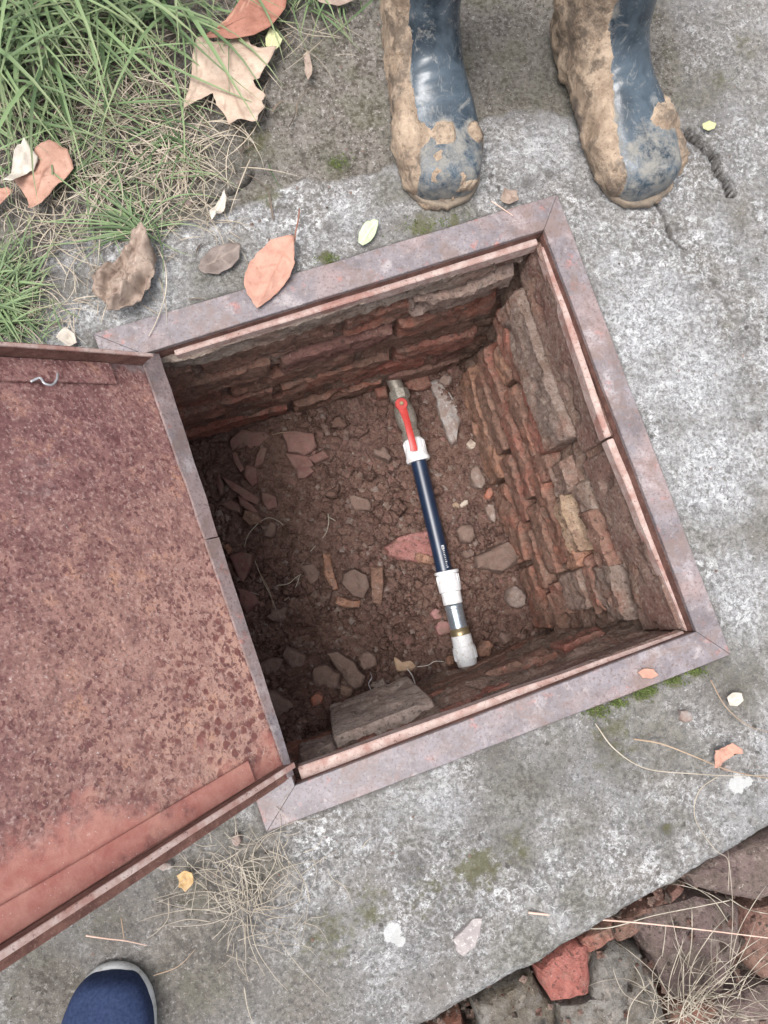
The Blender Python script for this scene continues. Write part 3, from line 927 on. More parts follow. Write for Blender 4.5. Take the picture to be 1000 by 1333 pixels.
# --- front wall
wf = empty('pit_wall', W_front.p(.5, 1)); tag(wf, 'near pit wall under the lower frame bar, brown brick with a projecting ledge', 'wall')
wall_sheet('mortar', W_front, MORTAR, wf, steps([(0, -.004), (.20, -.002), (.3, -.004), (1.1, -.004)]), 43, amp=.006)
pbrick(W_front, .01, .99, .02, .17, .004, RENDER, wf, 61, .04, .003, 'render_band')
for ci, (v0, v1) in enumerate([(.19, .33), (.36, .50), (.53, .67), (.70, .83), (.86, .99)]):
    u = .01 - (.1 if ci % 2 else 0); k = 0
    while u < .97:
        L = random.uniform(.25, .34); u1 = min(u + L, 1.05)
        pbrick(W_front, max(u, .01), u1 - .012, v0, v1, .004 + (.012 if ci == 1 else 0) + random.uniform(-.002, .003), random.choice([BR_DIRTY, BR_RED, BR_DIRTY]), wf, 300 + ci * 20 + k, .07, .004)
        u = u1; k += 1

def wall_uv(Pt, px, py):
    n_ = (Pt.b - Pt.a).cross(Pt.c - Pt.a).normalized(); q = at_plane(px, py, Pt.a, n_)
    v = (q - Pt.a).dot((Pt.c - Pt.a).normalized()) / Pt.H; u = (q - Pt.a.lerp(Pt.c, v)).dot((Pt.b - Pt.a).normalized()) / Pt.W
    return u, v


a0, b0 = wall_uv(W_front, 566, 930), wall_uv(W_front, 413, 958)
pbrick(W_front, a0[0], b0[0], wall_uv(W_front, 490, 966)[1], wall_uv(W_front, 490, 929)[1], .030, BR_PALE, wf, 701, .06, .0016, 'stone', taper=.02)['label'] = 'largest pale grey stone in the near wall'
a0, b0 = wall_uv(W_front, 489, 912), wall_uv(W_front, 437, 922)
pbrick(W_front, a0[0], b0[0], wall_uv(W_front, 463, 926)[1], wall_uv(W_front, 463, 905)[1], .045, BR_PALE, wf, 702, .08, .0016, 'stone', taper=.02)['label'] = 'smaller pale grey stone above the largest one'
a0 = wall_uv(W_front, 402, 960)
pbrick(W_front, a0[0] - .03, a0[0] + .06, .20, .42, .020, BR_GREY, wf, 703, .05, .006, 'stone')

# --- left wall (mostly hidden below the lid)
wl_ = empty('pit_wall', W_left.p(.5, 1)); tag(wl_, 'dark left pit wall in the shade beneath the opened lid', 'wall')
wall_sheet('mortar', W_left, MORTAR, wl_, steps([(0, -.004), (.3, -.01), (1.1, 0)]), 63, amp=.01)
for ci, (v0, v1) in enumerate([(.10, .24), (.27, .41), (.44, .58), (.61, .75), (.78, .92)]):
    u = -.05 - (.14 if ci % 2 else 0); k = 0
    while u < .97:
        u1 = u + random.uniform(.28, .34)
        pbrick(W_left, u, u1 - .02, v0, v1, random.uniform(0, .012), BR_DIRTY, wl_, 400 + ci * 20 + k, .06, .006)
        u = u1; k += 1

# ------------------------------------------------------------------ pit floor
fl = [fD, fA, fB, fC]
xs0, xs1 = min(p.x for p in fl) - .08, max(p.x for p in fl) + .08
ys0, ys1 = min(p.y for p in fl) - .08, max(p.y for p in fl) + .08
corner = at(390, 985, -.30)


def floor_z(P):
    z = ZF + fbm(P, 9, 3, 71) * .011 + np.maximum(fbm(P, 28, 4, 72, .6), -.3) * .0085 + np.abs(fbm(P, 75, 3, 73)) * .0055
    # soil banked up in the near left corner and along the right hand wall
    d = np.hypot(P[:, 0] - corner.x, P[:, 1] - corner.y)
    z = z + .20 * ss(.17, .02, d) + .012 * ss(.10, .0, np.abs((P[:, 0] - fB.x) * (fA.y - fB.y) - (P[:, 1] - fB.y) * (fA.x - fB.x)) / (fA - fB).length)
    return z


def fz(p): return float(floor_z(np.array([[p.x, p.y, 0]]))[0])


X, Y = np.meshgrid(np.arange(xs0, xs1, .0026), np.arange(ys0, ys1, .0026), indexing='ij')
P = np.stack([X.ravel(), Y.ravel(), np.zeros(X.size)], 1); P[:, 2] = floor_z(P)
I = np.arange(X.size).reshape(X.shape)
F = np.stack([I[:-1, :-1].ravel(), I[1:, :-1].ravel(), I[1:, 1:].ravel(), I[:-1, 1:].ravel()], 1)
tag(mesh('pit_floor', P, F, EARTH), 'dark brown earth floor of the pit', kind='structure')


def on_floor(px, py, dz=0):
    z = ZF
    for _ in range(6):
        z = fz(at(px, py, z))
    p = at(px, py, z); p.z = z + dz
    return p


# ------------------------------------------------------------------ stones and fragments
def chunk(name, outline, zbase, th, mat, seed, dome=.15, amp=.12, label=None, cat=None, group=None, parent=None, tilt=(0, 0), zfun=None, pts_world=None, sub=2):
    """solid piece with a traced outline, thickness th; outline px list at height zbase (or zfun)"""
    z0 = zbase
    W = pts_world or [at(x, y, z0 + th * .8) for x, y in outline]
    cx = sum((p.x for p in W)) / len(W); cy = sum((p.y for p in W)) / len(W)
    # densify
    R = []
    for a, b in zip(W, W[1:] + W[:1]):
        for k in range(sub): R.append(a.lerp(b, k / sub))
    m = len(R); size = max((p - Vector((cx, cy, p.z))).length for p in R)
    rr = [(1.03, -.35), (1.05, .1), (1.01, .6), (.96, .88), (.86, .97)] + [(q, 1 + dome * (1 - q)) for q in ((.74, .62, .5, .38, .26, .12) if size > .02 else (.66, .4, .14))]
    V = []
    for s_, h in rr:
        for p in R:
            x = cx + (p.x - cx) * s_; y = cy + (p.y - cy) * s_
            V.append((x, y, z0 + th * h + (x - cx) * tilt[0] + (y - cy) * tilt[1]))
    V = np.array(V)
    sc = .35 / max(.004, size)
    N = np.stack([fbm(V, sc * 4, 3, seed + q * 5) for q in range(3)], 1)
    N[:, :2] *= min(size * amp * .7, .0035); N[:, 2] *= min(size * amp, th * .45)
    V = V + N
    V[:, 2] += fbm(V, 90, 3, seed + 40) * min(.0022, th * .14) * (1.0 if size > .012 else .5); V[:, :2] += np.stack([vn(V, 160, seed), vn(V, 160, seed + 1)], 1) * min(.0016, size * .07)
    F = rings((len(rr), m), cap1=True, cap0=True)
    off = np.array([cx, cy, z0])
    o = mesh(name, V - off, F, mat); o.location = off
    bm = bmesh.new(); bm.from_mesh(o.data); bmesh.ops.recalc_face_normals(bm, faces=bm.faces); bm.to_mesh(o.data); bm.free()
    shade_auto(o, 38)
    if parent: put(o, parent)
    else: tag(o, label, cat, group)
    return o


def ell(cx, cy, rx, ry, ang=0, n=9, seed=0, jag=.18):
    r = random.Random(seed); a = math.radians(ang); out = []
    for k in range(n):
        g = 2 * math.pi * (k + r.uniform(-.25, .25)) / n; q = 1 + r.uniform(-jag, jag)
        x, y = rx * q * math.cos(g), ry * q * math.sin(g)
        out.append((cx + x * math.cos(a) - y * math.sin(a), cy + x * math.sin(a) + y * math.cos(a)))
    return out


STONE_G = m_simple('grey_stone', (.22, .165, .14), (.30, .24, .21), 60, .9, 0, .6, .003, .2, ((.45, .42, .40), .55, .5), True)
STONE_B = m_simple('brown_stone', (.15, .10, .082), (.24, .17, .142), 60, .92, 0, .7, .004, .2, ((.3, .25, .22), .56, .5), True)
SLATE = m_simple('pale_slate', (.25, .225, .21), (.34, .315, .30), 50, .85, 0, .5, .002, .25, ((.55, .54, .52), .56, .6), True)
FLAKE = m_simple('red_brick_flake', (.19, .10, .085), (.26, .145, .125), 60, .9, 0, .6, .003, .2, ((.11, .07, .06), .54, .6), True)
FLAKE_D = m_simple('dark_red_flake', (.165, .075, .068), (.21, .10, .09), 60, .85, 0, .4, .003, .25, ((.11, .07, .06), .54, .6), True)
ORANGE = m_simple('orange_fragment', (.36, .12, .075), (.42, .17, .11), 60, .85, 0, .4, .002, .3, ((.25, .1, .07), .56, .5), True)
CHIP_W = m_simple('white_chip', (.42, .35, .28), (.52, .45, .38), 60, .85, 0, .4, .002, .3, ((.25, .2, .17), .58, .5), True)
PINKP = m_simple('pink_plaster', (.33, .16, .15), (.40, .21, .20), 40, .9, 0, .4, .002, .2, ((.25, .15, .13), .52, .7), True)


def fchunk(name, outline, th, mat, label, cat='stone', group=None, sink=.2, **k):
    cx = sum(x for x, y in outline) / len(outline); cy = sum(y for x, y in outline) / len(outline)
    p = on_floor(cx, cy)
    return chunk(name, outline, p.z - th * sink, th, mat, int(cx * 7 + cy), label=label, cat=cat, group=group, **k)


fchunk('stone_shard', [(559, 497), (572, 495), (585, 513), (598, 530), (600, 545), (597, 556), (596, 572), (590, 577), (585, 568), (580, 557), (573, 543), (568, 520)], .012, SLATE, 'long pointed pale grey shard lying right of the valve', 'stone', sink=0, tilt=(0, 0))
fchunk('stone', ell(581, 495, 9, 7, 20, 8, 4), .014, STONE_G, 'small rounded pale stone at the top of the pointed shard')
fchunk('brick_fragment', [(527, 492), (558, 487), (562, 502), (545, 508), (530, 506)], .02, BR_RED, 'red brick end showing at the foot of the far wall right of the valve', 'brick', sink=.1)
fchunk('brick_fragment', [(488, 505), (503, 502), (505, 516), (492, 518)], .02, BR_RED, 'small brick end at the foot of the far wall left of the valve', 'brick', sink=.1)
fchunk('brick_flake', [(298, 573), (318, 562), (345, 563), (352, 570), (330, 583), (312, 588), (300, 584)], .010, FLAKE, 'flat reddish brick flake nearest the far left corner of the pit floor', 'brick piece', sink=0, tilt=(.1, .1))
fchunk('brick_flake', [(366, 565), (385, 560), (408, 565), (412, 580), (395, 592), (375, 590)], .014, FLAKE, 'squarish reddish brick flake right of the far left flake', 'brick piece', sink=0, tilt=(0, .12))
fchunk('brick_flake', [(372, 592), (400, 592), (408, 606), (390, 615), (378, 606)], .012, FLAKE, 'brown red flake just below the squarish one on the pit floor', 'brick piece', sink=.1)
fchunk('brick_flake', [(384, 610), (402, 604), (410, 614), (398, 623), (388, 624)], .012, FLAKE_D, 'dark red pointed flake under the brown red flake', 'brick piece', sink=.1)
fchunk('brick_flake', [(400, 596), (422, 586), (428, 595), (410, 602)], .010, FLAKE, 'small triangular red flake at the right end of the flake pile', 'brick piece', sink=0)
fchunk('brick_flake', [(302, 588), (308, 590), (318, 612), (313, 616), (305, 602)], .008, FLAKE, 'narrow red splinter leaning under the far left flake', 'brick piece', sink=0)
fchunk('brick_flake', [(340, 580), (348, 583), (342, 604), (330, 608), (334, 592)], .010, FLAKE, 'narrow curved red splinter right of the leaning splinter', 'brick piece', sink=0)
fchunk('brick_flake', [(320, 606), (334, 608), (336, 628), (327, 632), (318, 620)], .012, FLAKE_D, 'dark red pointed flake in the middle of the flake pile', 'brick piece', sink=0)
fchunk('brick_flake', [(281, 615), (288, 618), (293, 636), (288, 645), (281, 632)], .010, FLAKE, 'upright thin red flake closest to the lid edge', 'brick piece', sink=0, tilt=(.3, 0))
fchunk('brick_flake', [(289, 621), (305, 628), (322, 640), (338, 650), (335, 655), (318, 650), (300, 637)], .012, FLAKE, 'long slanting red flake in the heap beside the lid edge', 'brick piece', sink=0, tilt=(0, .2))
fchunk('brick_flake', [(308, 645), (325, 655), (335, 665), (328, 667), (312, 657)], .010, FLAKE, 'short slanting red flake under the long slanting one', 'brick piece', sink=0)
fchunk('brick_flake', [(288, 657), (300, 652), (315, 656), (314, 668), (300, 664)], .012, FLAKE, 'angular red flake left of the orange one in the heap', 'brick piece', sink=0)
fchunk('brick_flake', [(318, 664), (335, 668), (340, 680), (325, 684), (316, 676)], .010, BR_OR, 'dull orange flake at the bottom of the heap', 'brick piece', sink=0)
fchunk('brick_flake', [(340, 640), (360, 645), (362, 660), (350, 665), (342, 655)], .010, FLAKE, 'rough red flake at the right side of the heap', 'brick piece', sink=.1)
fchunk('brick_slab', [(298, 724), (316, 717), (328, 722), (327, 738), (318, 758), (308, 748)], .018, FLAKE_D, 'big dark maroon brick slab beside the middle of the lid edge', 'brick', sink=0, tilt=(.1, 0))
fchunk('brick_slab', [(310, 765), (332, 772), (337, 785), (322, 800), (312, 785)], .016, FLAKE_D, 'dark maroon slab just below the big one beside the lid edge', 'brick', sink=0)
fchunk('brick_flake', [(290, 712), (296, 708), (304, 716), (298, 722)], .012, BR_OR, 'tiny brown orange flake above the big maroon slab', 'brick piece', sink=0)
fchunk('brick_fragment', [(420, 722), (430, 720), (435, 745), (440, 765), (430, 768), (423, 745)], .012, BR_OR, 'upright orange brick edge left of the dark square stone', 'brick', sink=.3)
fchunk('brick_fragment', [(438, 775), (455, 780), (470, 782), (468, 790), (448, 790), (436, 784)], .012, BR_OR, 'lying orange brick edge below the dark square stone', 'brick', sink=.3)
fchunk('brick_fragment', [(483, 738), (500, 737), (501, 760), (498, 786), (486, 784)], .014, BR_OR, 'short upright orange brick right of the dark square stone', 'brick', sink=.3)
fchunk('stone', [(447, 748), (462, 740), (478, 748), (480, 765), (474, 780), (460, 776), (446, 760)], .014, STONE_B, 'dark square stone framed by orange brick edges')
fchunk('stone', [(391, 736), (410, 733), (418, 745), (414, 755), (404, 762), (398, 750)], .014, STONE_B, 'grey brown triangular stone left of the orange brick edges')
fchunk('brick', [(500, 712), (520, 700), (545, 694), (562, 688), (572, 700), (572, 718), (568, 728), (545, 730), (520, 728), (506, 724)], .016, BR_PINK, 'half buried pinkish brick left of the black pipe', 'brick', sink=.25)
fchunk('stone', ell(552, 727, 14, 7, 15, 9, 3), .014, BR_OR, 'brownish orange flat stone touching the pipe beside the pink brick')
fchunk('stone', ell(607, 693, 13, 12, 20, 9, 5), .024, STONE_B, 'round brown stone right of the pipe middle')
fchunk('stone', [(640, 715), (662, 705), (676, 712), (674, 728), (655, 745), (640, 742), (622, 740), (620, 725)], .028, STONE_B, 'large brown clod right of the pipe lettering')
fchunk('stone', [(662, 715), (678, 712), (678, 725), (668, 732), (656, 735)], .030, STONE_B, 'angular clod leaning on the right of the large clod')
fchunk('stone', ell(672, 778, 12, 16, 0, 9, 8, .12), .024, STONE_G, 'grey oval stone alone near the right wall foot')
fchunk('stone', ell(622, 622, 9, 17, -15, 9, 9), .022, STONE_G, 'upright grey stone at the right wall foot beside the pipe top')
fchunk('stone', ell(640, 667, 6, 14, -25, 8, 10), .018, STONE_G, 'thin pale grey stone at the foot of the right wall')
fchunk('stone', ell(614, 578, 6, 6, 0, 8, 11), .012, CHIP_W, 'little cream pebble against the foot of the right wall')
fchunk('brick_chip', ell(637, 643, 5, 8, 20, 7, 12), .014, ORANGE, 'small bright orange brick chip at the right wall foot', 'brick piece')
fchunk('stone_chip', ell(604, 656, 7, 4, -40, 7, 13), .010, CHIP_W, 'small cream and yellow chip right of the pipe')
fchunk('stone_chip', ell(594, 658, 5, 4, 0, 7, 14), .008, BR_SAND, 'little tan chip beside the cream chip')
fchunk('brick_chip', ell(632, 845, 10, 12, 10, 9, 15), .022, BR_OR, 'rounded orange brown brick lump right of the lower white fitting', 'brick piece', sink=0)
fchunk('brick_chip', ell(586, 860, 6, 7, 0, 8, 16), .014, BR_OR, 'orange pebble left of the lower white fitting', 'brick piece', sink=0)
fchunk('brick_chip', ell(577, 817, 11, 10, 30, 9, 17), .014, PINKP, 'pink lump beside the metal coupling', 'brick piece', sink=0)
fchunk('brick_chip', ell(568, 800, 8, 6, 30, 9, 18), .010, PINKP, 'smaller pink lump above the pink one beside the coupling', 'brick piece', sink=0)
fchunk('brick_chip', ell(412, 911, 8, 10, 30, 8, 19), .018, ORANGE, 'bright orange red pebble in the near left soil', 'brick piece', sink=0)
fchunk('brick_chip', ell(451, 900, 9, 7, 0, 8, 20), .016, BR_SAND, 'tan pebble just above the pale grey bricks', 'brick piece', sink=0)
fchunk('stone', [(425, 848), (440, 848), (460, 862), (475, 880), (473, 893), (462, 898), (445, 880)], .03, STONE_B, 'long brown stone sloping above the pale grey bricks', sink=0, tilt=(.1, .1))
fchunk('stone', ell(425, 885, 20, 17, 10, 10, 22, .2), .03, STONE_B, 'dark lumpy brown stone at the near left of the pit floor', sink=.1)
fchunk('stone', ell(478, 860, 12, 14, 20, 8, 23), .024, STONE_B, 'brown stone beside the thin metal wire', sink=0)
fchunk('stone', ell(360, 920, 22, 16, 30, 9, 24), .02, STONE_B, 'low brown clod near the lid corner in the pit')
fchunk('stone', ell(350, 870, 18, 12, -30, 9, 25), .016, STONE_B, 'low dark clod beside the lid edge, lower half of the pit')
fchunk('stone', ell(385, 860, 20, 12, 40, 9, 26), .016, STONE_B, 'broad dark clod between the lid edge and the sloping stone')
for i, (x, y, r1, r2, a) in enumerate([(470, 655, 14, 9, 20), (430, 640, 12, 9, -20), (520, 660, 12, 8, 30), (450, 690, 9, 7, 0), (478, 700, 9, 9, 0), (350, 690, 12, 9, 20), (300, 700, 10, 7, -20),
                                       (590, 740, 8, 8, 0), (600, 760, 9, 7, 20), (640, 800, 10, 8, 0), (660, 830, 12, 9, 10), (700, 800, 8, 7, 0), (540, 780, 9, 6, 0), (520, 820, 10, 7, 10), (500, 840, 8, 7, 0),
                                       (360, 800, 12, 10, 0), (400, 810, 11, 7, 30), (380, 770, 9, 7, 0), (350, 745, 8, 7, 0), (570, 640, 9, 6, 0), (500, 590, 11, 8, 30), (470, 560, 11, 8, 0), (440, 550, 13, 8, -10),
                                       (480, 620, 8, 6, 0), (550, 620, 8, 6, 0), (610, 720, 7, 6, 0), (650, 690, 8, 7, 0), (380, 690, 10, 6, 0), (420, 670, 8, 6, 0), (545, 760, 7, 6, 0)]):
    fchunk('earth_clod', ell(x, y, r1, r2, a, 11, 60 + i, .42), .014 + .006 * (i % 3), EARTH if i % 5 else STONE_B, 'small brown clod half sunk in the pit soil', 'clod', 'brown clods on the pit floor', sink=.3)

# crumbs nobody could count
def crumbs(name, n, posf, mats, smin, smax, label, seed=1):
    r = np.random.default_rng(seed)
    base = np.array([(1, 0, 0), (-1, 0, 0), (0, 1, 0), (0, -1, 0), (0, 0, 1), (0, 0, -1)], float)
    bf = np.array([(0, 2, 4), (2, 1, 4), (1, 3, 4), (3, 0, 4), (2, 0, 5), (1, 2, 5), (3, 1, 5), (0, 3, 5)])
    V, F, M = [], [], []
    for i in range(n):
        p = posf(r)
        if p is None: continue
        s_ = smin + (smax - smin) * r.random() ** 3
        q = base * (s_ * r.uniform(.6, 1.3, (6, 3))); g = r.uniform(0, 6.28); c, d = math.cos(g), math.sin(g)
        q = q @ np.array([[c, -d, 0], [d, c, 0], [0, 0, .75]])
        F.append(bf + len(V) * 6); V.append(q + np.array(p)); M += [int(r.integers(len(mats)))] * 8
    o = mesh(name, np.concatenate(V), np.concatenate(F), None, None, False, mats=mats, fmat=M)
    return tag(o, label, kind='stuff')


def pf(r):
    u, v = r.random(), r.random()
    p = fD.lerp(fA, u).lerp(fC.lerp(fB, u), v)
    return (p.x, p.y, fz(p) + .001)


crumbs('soil_crumbs', 8000, pf, [EARTH, EARTH, STONE_B, EARTH, FLAKE, EARTH, STONE_B, STONE_G, EARTH], .0012, .0085, 'loose crumbs of earth, grit and brick on the pit floor')


# ------------------------------------------------------------------ water pipe with ball valve
WHITE = m_simple('white_plastic', (.70, .705, .72), (.78, .785, .79), 25, .45, 0, .1, .0006, .5, ((.42, .35, .30), .56, .6))
PIPE = m_simple('dark_blue_pipe', (.006, .015, .038), (.010, .024, .056), 25, .36, 0, .05, .0004, .8, ((.05, .05, .055), .62, .4))
NICKEL = m_simple('dusty_nickel', (.32, .29, .25), (.46, .43, .38), 60, .45, .55, .25, .001, .5, ((.2, .16, .12), .5, .7))
CHROME = m_simple('zinc_coupling', (.38, .45, .52), (.50, .56, .62), 60, .28, .75, .2, .001, .5, ((.75, .78, .82), .56, .7))
BRASS = m_simple('brass_ring', (.30, .24, .14), (.40, .33, .2), 60, .4, .7, .2, .001, .5)
REDH = m_simple('red_handle_coating', (.42, .035, .032), (.52, .065, .055), 50, .4, 0, .1, .0005, .5, ((.25, .03, .02), .6, .4))
INK = m_simple('white_ink', (.7, .7, .7), (.8, .8, .8), 80, .6)
ZP = ZF + .036
pipe = empty('water_pipe', at(560, 680, ZP)); tag(pipe, 'dark blue plastic water pipe with white screw fittings running across the pit floor', 'pipe')
q0, q1 = at(514, 492, ZP + .012), at(613, 868, ZP + .012)
# the two straight runs: valve side, then slightly different direction below
v0 = at(513, 496, ZP); v1 = at(545, 600, ZP); v2 = at(579, 745, ZP); v3 = at(611, 868, ZP)
R0 = .0155


def seg(name, a, b, prof, mat, **k):
    """prof along fraction of a->b"""
    L = (b - a).length
    o = lathe(name, [(f * L, r) for f, r in prof], a, b - a, mat, None, **k)
    put(o, pipe); return o


def mixp(a, b, y0):   # point on the run at pixel row
    return None


bv = at(518, 508, ZP); bw = at(537, 572, ZP)
st = v0 + (v0 - bv).normalized() * .04
seg('pipe_stub', st, bv, [(0, .0145), (1, .0145)], NICKEL)
seg('valve_body', bv, bw, [(0, .017), (.01, .0185), (.20, .0185), (.22, .0155), (.30, .016), (.38, .0195), (.55, .021), (.70, .0195), (.78, .016), (.84, .0155), (.86, .018), (1, .018)], NICKEL, facets=None)
seg('valve_nut', bv.lerp(bw, .02), bv.lerp(bw, .2), [(0, .0195), (.06, .021), (.94, .021), (1, .0195)], NICKEL, facets=8, smooth=False)
f0 = at(535, 563, ZP); f1 = at(545, 601, ZP)
seg('fitting', f0, f1, [(0, .0150), (.02, .0165), (.25, .0168), (.27, .0195), (.32, .0205), (.55, .0210), (.84, .0225), (.86, .0238), (.96, .0238), (1, .0225)], WHITE)
seg('black_tube', f1.lerp(v2, -.05), v2.lerp(f1, -.03), [(0, R0), (1, R0)], PIPE, m=36)
g0 = at(581, 743, ZP); g1 = at(590, 786, ZP)
seg('fitting', g0, g1, [(0, .0225), (.02, .0240), (.09, .0240), (.10, .0205), (.50, .0222), (.62, .0218), (.64, .0192), (1, .0188)], WHITE)
h0 = at(590, 787, ZP); h1 = at(599, 824, ZP)
seg('metal_coupling', h0, h1, [(0, .0160), (.04, .0178), (.12, .0178), (.14, .0170), (.80, .0170), (.82, .0180), (1, .0180)], CHROME)
seg('brass_ring', h0.lerp(h1, .82), h0.lerp(h1, 1.08), [(0, .0186), (.1, .0192), (.4, .0180), (.6, .0192), (1, .0186)], BRASS)
i0 = at(600, 826, ZP); i1 = at(609, 866, ZP)
seg('fitting', i0, i1, [(0, .0175), (.02, .0195), (.36, .0198), (.38, .0215), (.42, .0220), (.62, .0218), (.98, .0188), (1, .018)], WHITE)
seg('black_tube', i1, i1 + (i1 - i0) * .9, [(0, .0165), (1, .0165)], STONE_G)


def ribs(a, b, r, n, mat, w=.0022, parent=pipe, h=.0016):
    ax = (b - a).normalized(); u = (Vector((0, 0, 1)) - ax * ax.z).normalized(); v = ax.cross(u)
    V, F = [], []
    for k in range(n):
        g = 2 * math.pi * k / n; d = u * math.cos(g) + v * math.sin(g); e = ax.cross(d)
        c = (a + b) / 2 + d * (r + h / 2 - .0004)
        bv_, bf_ = box_vf(c, ax * ((b - a).length / 2), e * w / 2, d * (h / 2 + .0004)); o_ = len(V)
        V += bv_; F += [tuple(i + o_ for i in f) for f in bf_]
    o = mesh('grip_ribs', V, F, mat, None, False); put(o, parent); tag(o, kind='stuff') if False else None
    return o


ribs(f0.lerp(f1, .33), f0.lerp(f1, .80), .0200, 14, WHITE)
ribs(g0.lerp(g1, .14), g0.lerp(g1, .50), .0205, 14, WHITE)
ribs(i0.lerp(i1, .45), i0.lerp(i1, .80), .0207, 14, WHITE)

# handle: pivot disc, arm with two bends and a flat grip tip
hz = .026
hp = at(522.5, 526, ZP + hz)
lathe_o = lathe('handle_hub', [(0, .0110), (.001, .0122), (.006, .0122), (.007, .0110)], hp - Vector((0, 0, .004)), Vector((0, 0, 1)), REDH, m=24, up=Vector((1, 0, 0))); put(lathe_o, pipe)
o = lathe('hub_nut', [(0, .0042), (.004, .0042), (.0045, .0036)], hp + Vector((0, 0, .003)), Vector((0, 0, 1)), BRASS, facets=6, smooth=False, up=Vector((1, 0, 0))); put(o, pipe)
o = lathe('valve_stem', [(0, .006), (.026, .006)], hp - Vector((0, 0, .028)), Vector((0, 0, 1)), NICKEL, m=16, up=Vector((1, 0, 0))); put(o, pipe)
pts = [at(523, 529, ZP + hz), at(527, 540, ZP + hz + .001), at(530, 549, ZP + hz + .006), at(536, 572, ZP + hz + .008), at(538.5, 582, ZP + hz + .007), at(539, 587, ZP + hz + .005)]
wid = [.0085, .0072, .0062, .0066, .0068, .0068]
V = []; bm = bmesh.new(); prev = None
for i, (p, w) in enumerate(zip(pts, wid)):
    t = (pts[min(i + 1, 5)] - pts[max(i - 1, 0)]).normalized(); s_ = t.cross(Vector((0, 0, 1))).normalized(); u = s_.cross(t)
    row = [bm.verts.new(p + s_ * a * w + u * b) for a, b in ((-1, -.0012), (-1, .0012), (-.8, .002), (.8, .002), (1, .0012), (1, -.0012))]
    if prev:
        for j in range(6): bm.faces.new((prev[j], prev[(j + 1) % 6], row[(j + 1) % 6], row[j]))
    else: bm.faces.new(row)
    prev = row
bm.faces.new(prev[::-1]); bmesh.ops.recalc_face_normals(bm, faces=bm.faces)
me = bpy.data.meshes.new('handle_lever'); bm.to_mesh(me); bm.free(); me.materials.append(REDH)
me.polygons.foreach_set('use_smooth', [True] * len(me.polygons))
o = link(bpy.data.objects.new('handle_lever', me)); shade_auto(o, 50); put(o, pipe)

# printed marks along the tube: one letter then short bars
axp = (v2 - f1).normalized(); upv = (Vector((0, 0, 1)) - axp * axp.z).normalized(); sdv = axp.cross(upv)
def on_tube(dist, ang):
    c = v2 - axp * dist
    d = upv * math.cos(ang) + sdv * math.sin(ang)
    return c + d * (R0 + .0003), d
sgn = 1 if sdv.x > 0 else -1
V, F = [], []
def quad_mark(d0, d1, a0, a1):
    o_ = len(V)
    for dd, aa in ((d0, a0), (d1, a0), (d1, a1), (d0, a1)):
        V.append(on_tube(dd, aa * sgn)[0])
    F.append((o_, o_ + 1, o_ + 2, o_ + 3))
# the letter B seen sideways: spine + three cross bars
quad_mark(.050, .0515, .18, .52); quad_mark(.0435, .045, .18, .5)
for a in (.18, .34, .48): quad_mark(.0435, .0515, a, a + .06)
for k, (d, w) in enumerate([(.040, .0012), (.0365, .0009), (.033, .0012), (.030, .0008), (.0265, .001), (.023, .0008), (.019, .0012), (.016, .0008), (.012, .001), (.008, .0012)]):
    quad_mark(d, d + w, .22, .42 if k % 3 else .5)
o = mesh('printed_marks', V, F, INK, None, False); put(o, pipe)

# ------------------------------------------------------------------ litter in the pit: leaf scrap with wires
WIRE = m_simple('pale_string', (.5, .47, .42), (.6, .57, .53), 60, .7)
STEEL = m_simple('grey_wire', (.35, .36, .38), (.5, .5, .52), 60, .4, .5)
STRAW = m_simple('dry_straw', (.33, .285, .225), (.47, .42, .345), 20, .75, 0, .2, .001, .2)
STRAW_D = m_simple('brown_stalk', (.27, .19, .13), (.38, .29, .21), 20, .8, 0, .2, .001, .2)
STRAW_P = m_simple('pinkish_stalk', (.50, .33, .26), (.62, .46, .38), 20, .7, 0, .2, .001, .2)
FZ = on_floor(527, 865).z
chunk('leaf_scrap', [(511, 853), (522, 862), (535, 860), (543, 868), (535, 875), (520, 876), (514, 866)], FZ + .004, .004, m_simple('tan_leaf_scrap', (.33, .22, .14), (.45, .32, .22), 60, .8, 0, .4, .002), 991, label='crumpled tan scrap of dry leaf with pale strings near the lower fitting', cat='leaf', amp=.3)
tag(tube('string', [at(530, 870, FZ + .02), at(537, 880, FZ + .03), at(541, 892, FZ + .05), at(546, 908, FZ + .10), at(556, 926, FZ + .15)], .0012, WIRE), 'longer curved pale string hanging from the tan scrap to the near wall', 'string')
tag(tube('string', [at(543, 868, FZ + .012), at(557, 866, FZ + .018), at(566, 861, FZ + .018), at(578, 861, FZ + .012)], .0008, WIRE), 'short pale string running right from the tan scrap', 'string')
tag(tube('wire', [at(482, 875, FZ + .03), at(484, 882, FZ + .05), at(480, 890, FZ + .05), at(483, 898, FZ + .05)], .001, STEEL), 'thin kinked grey wire above the pale bricks', 'wire')
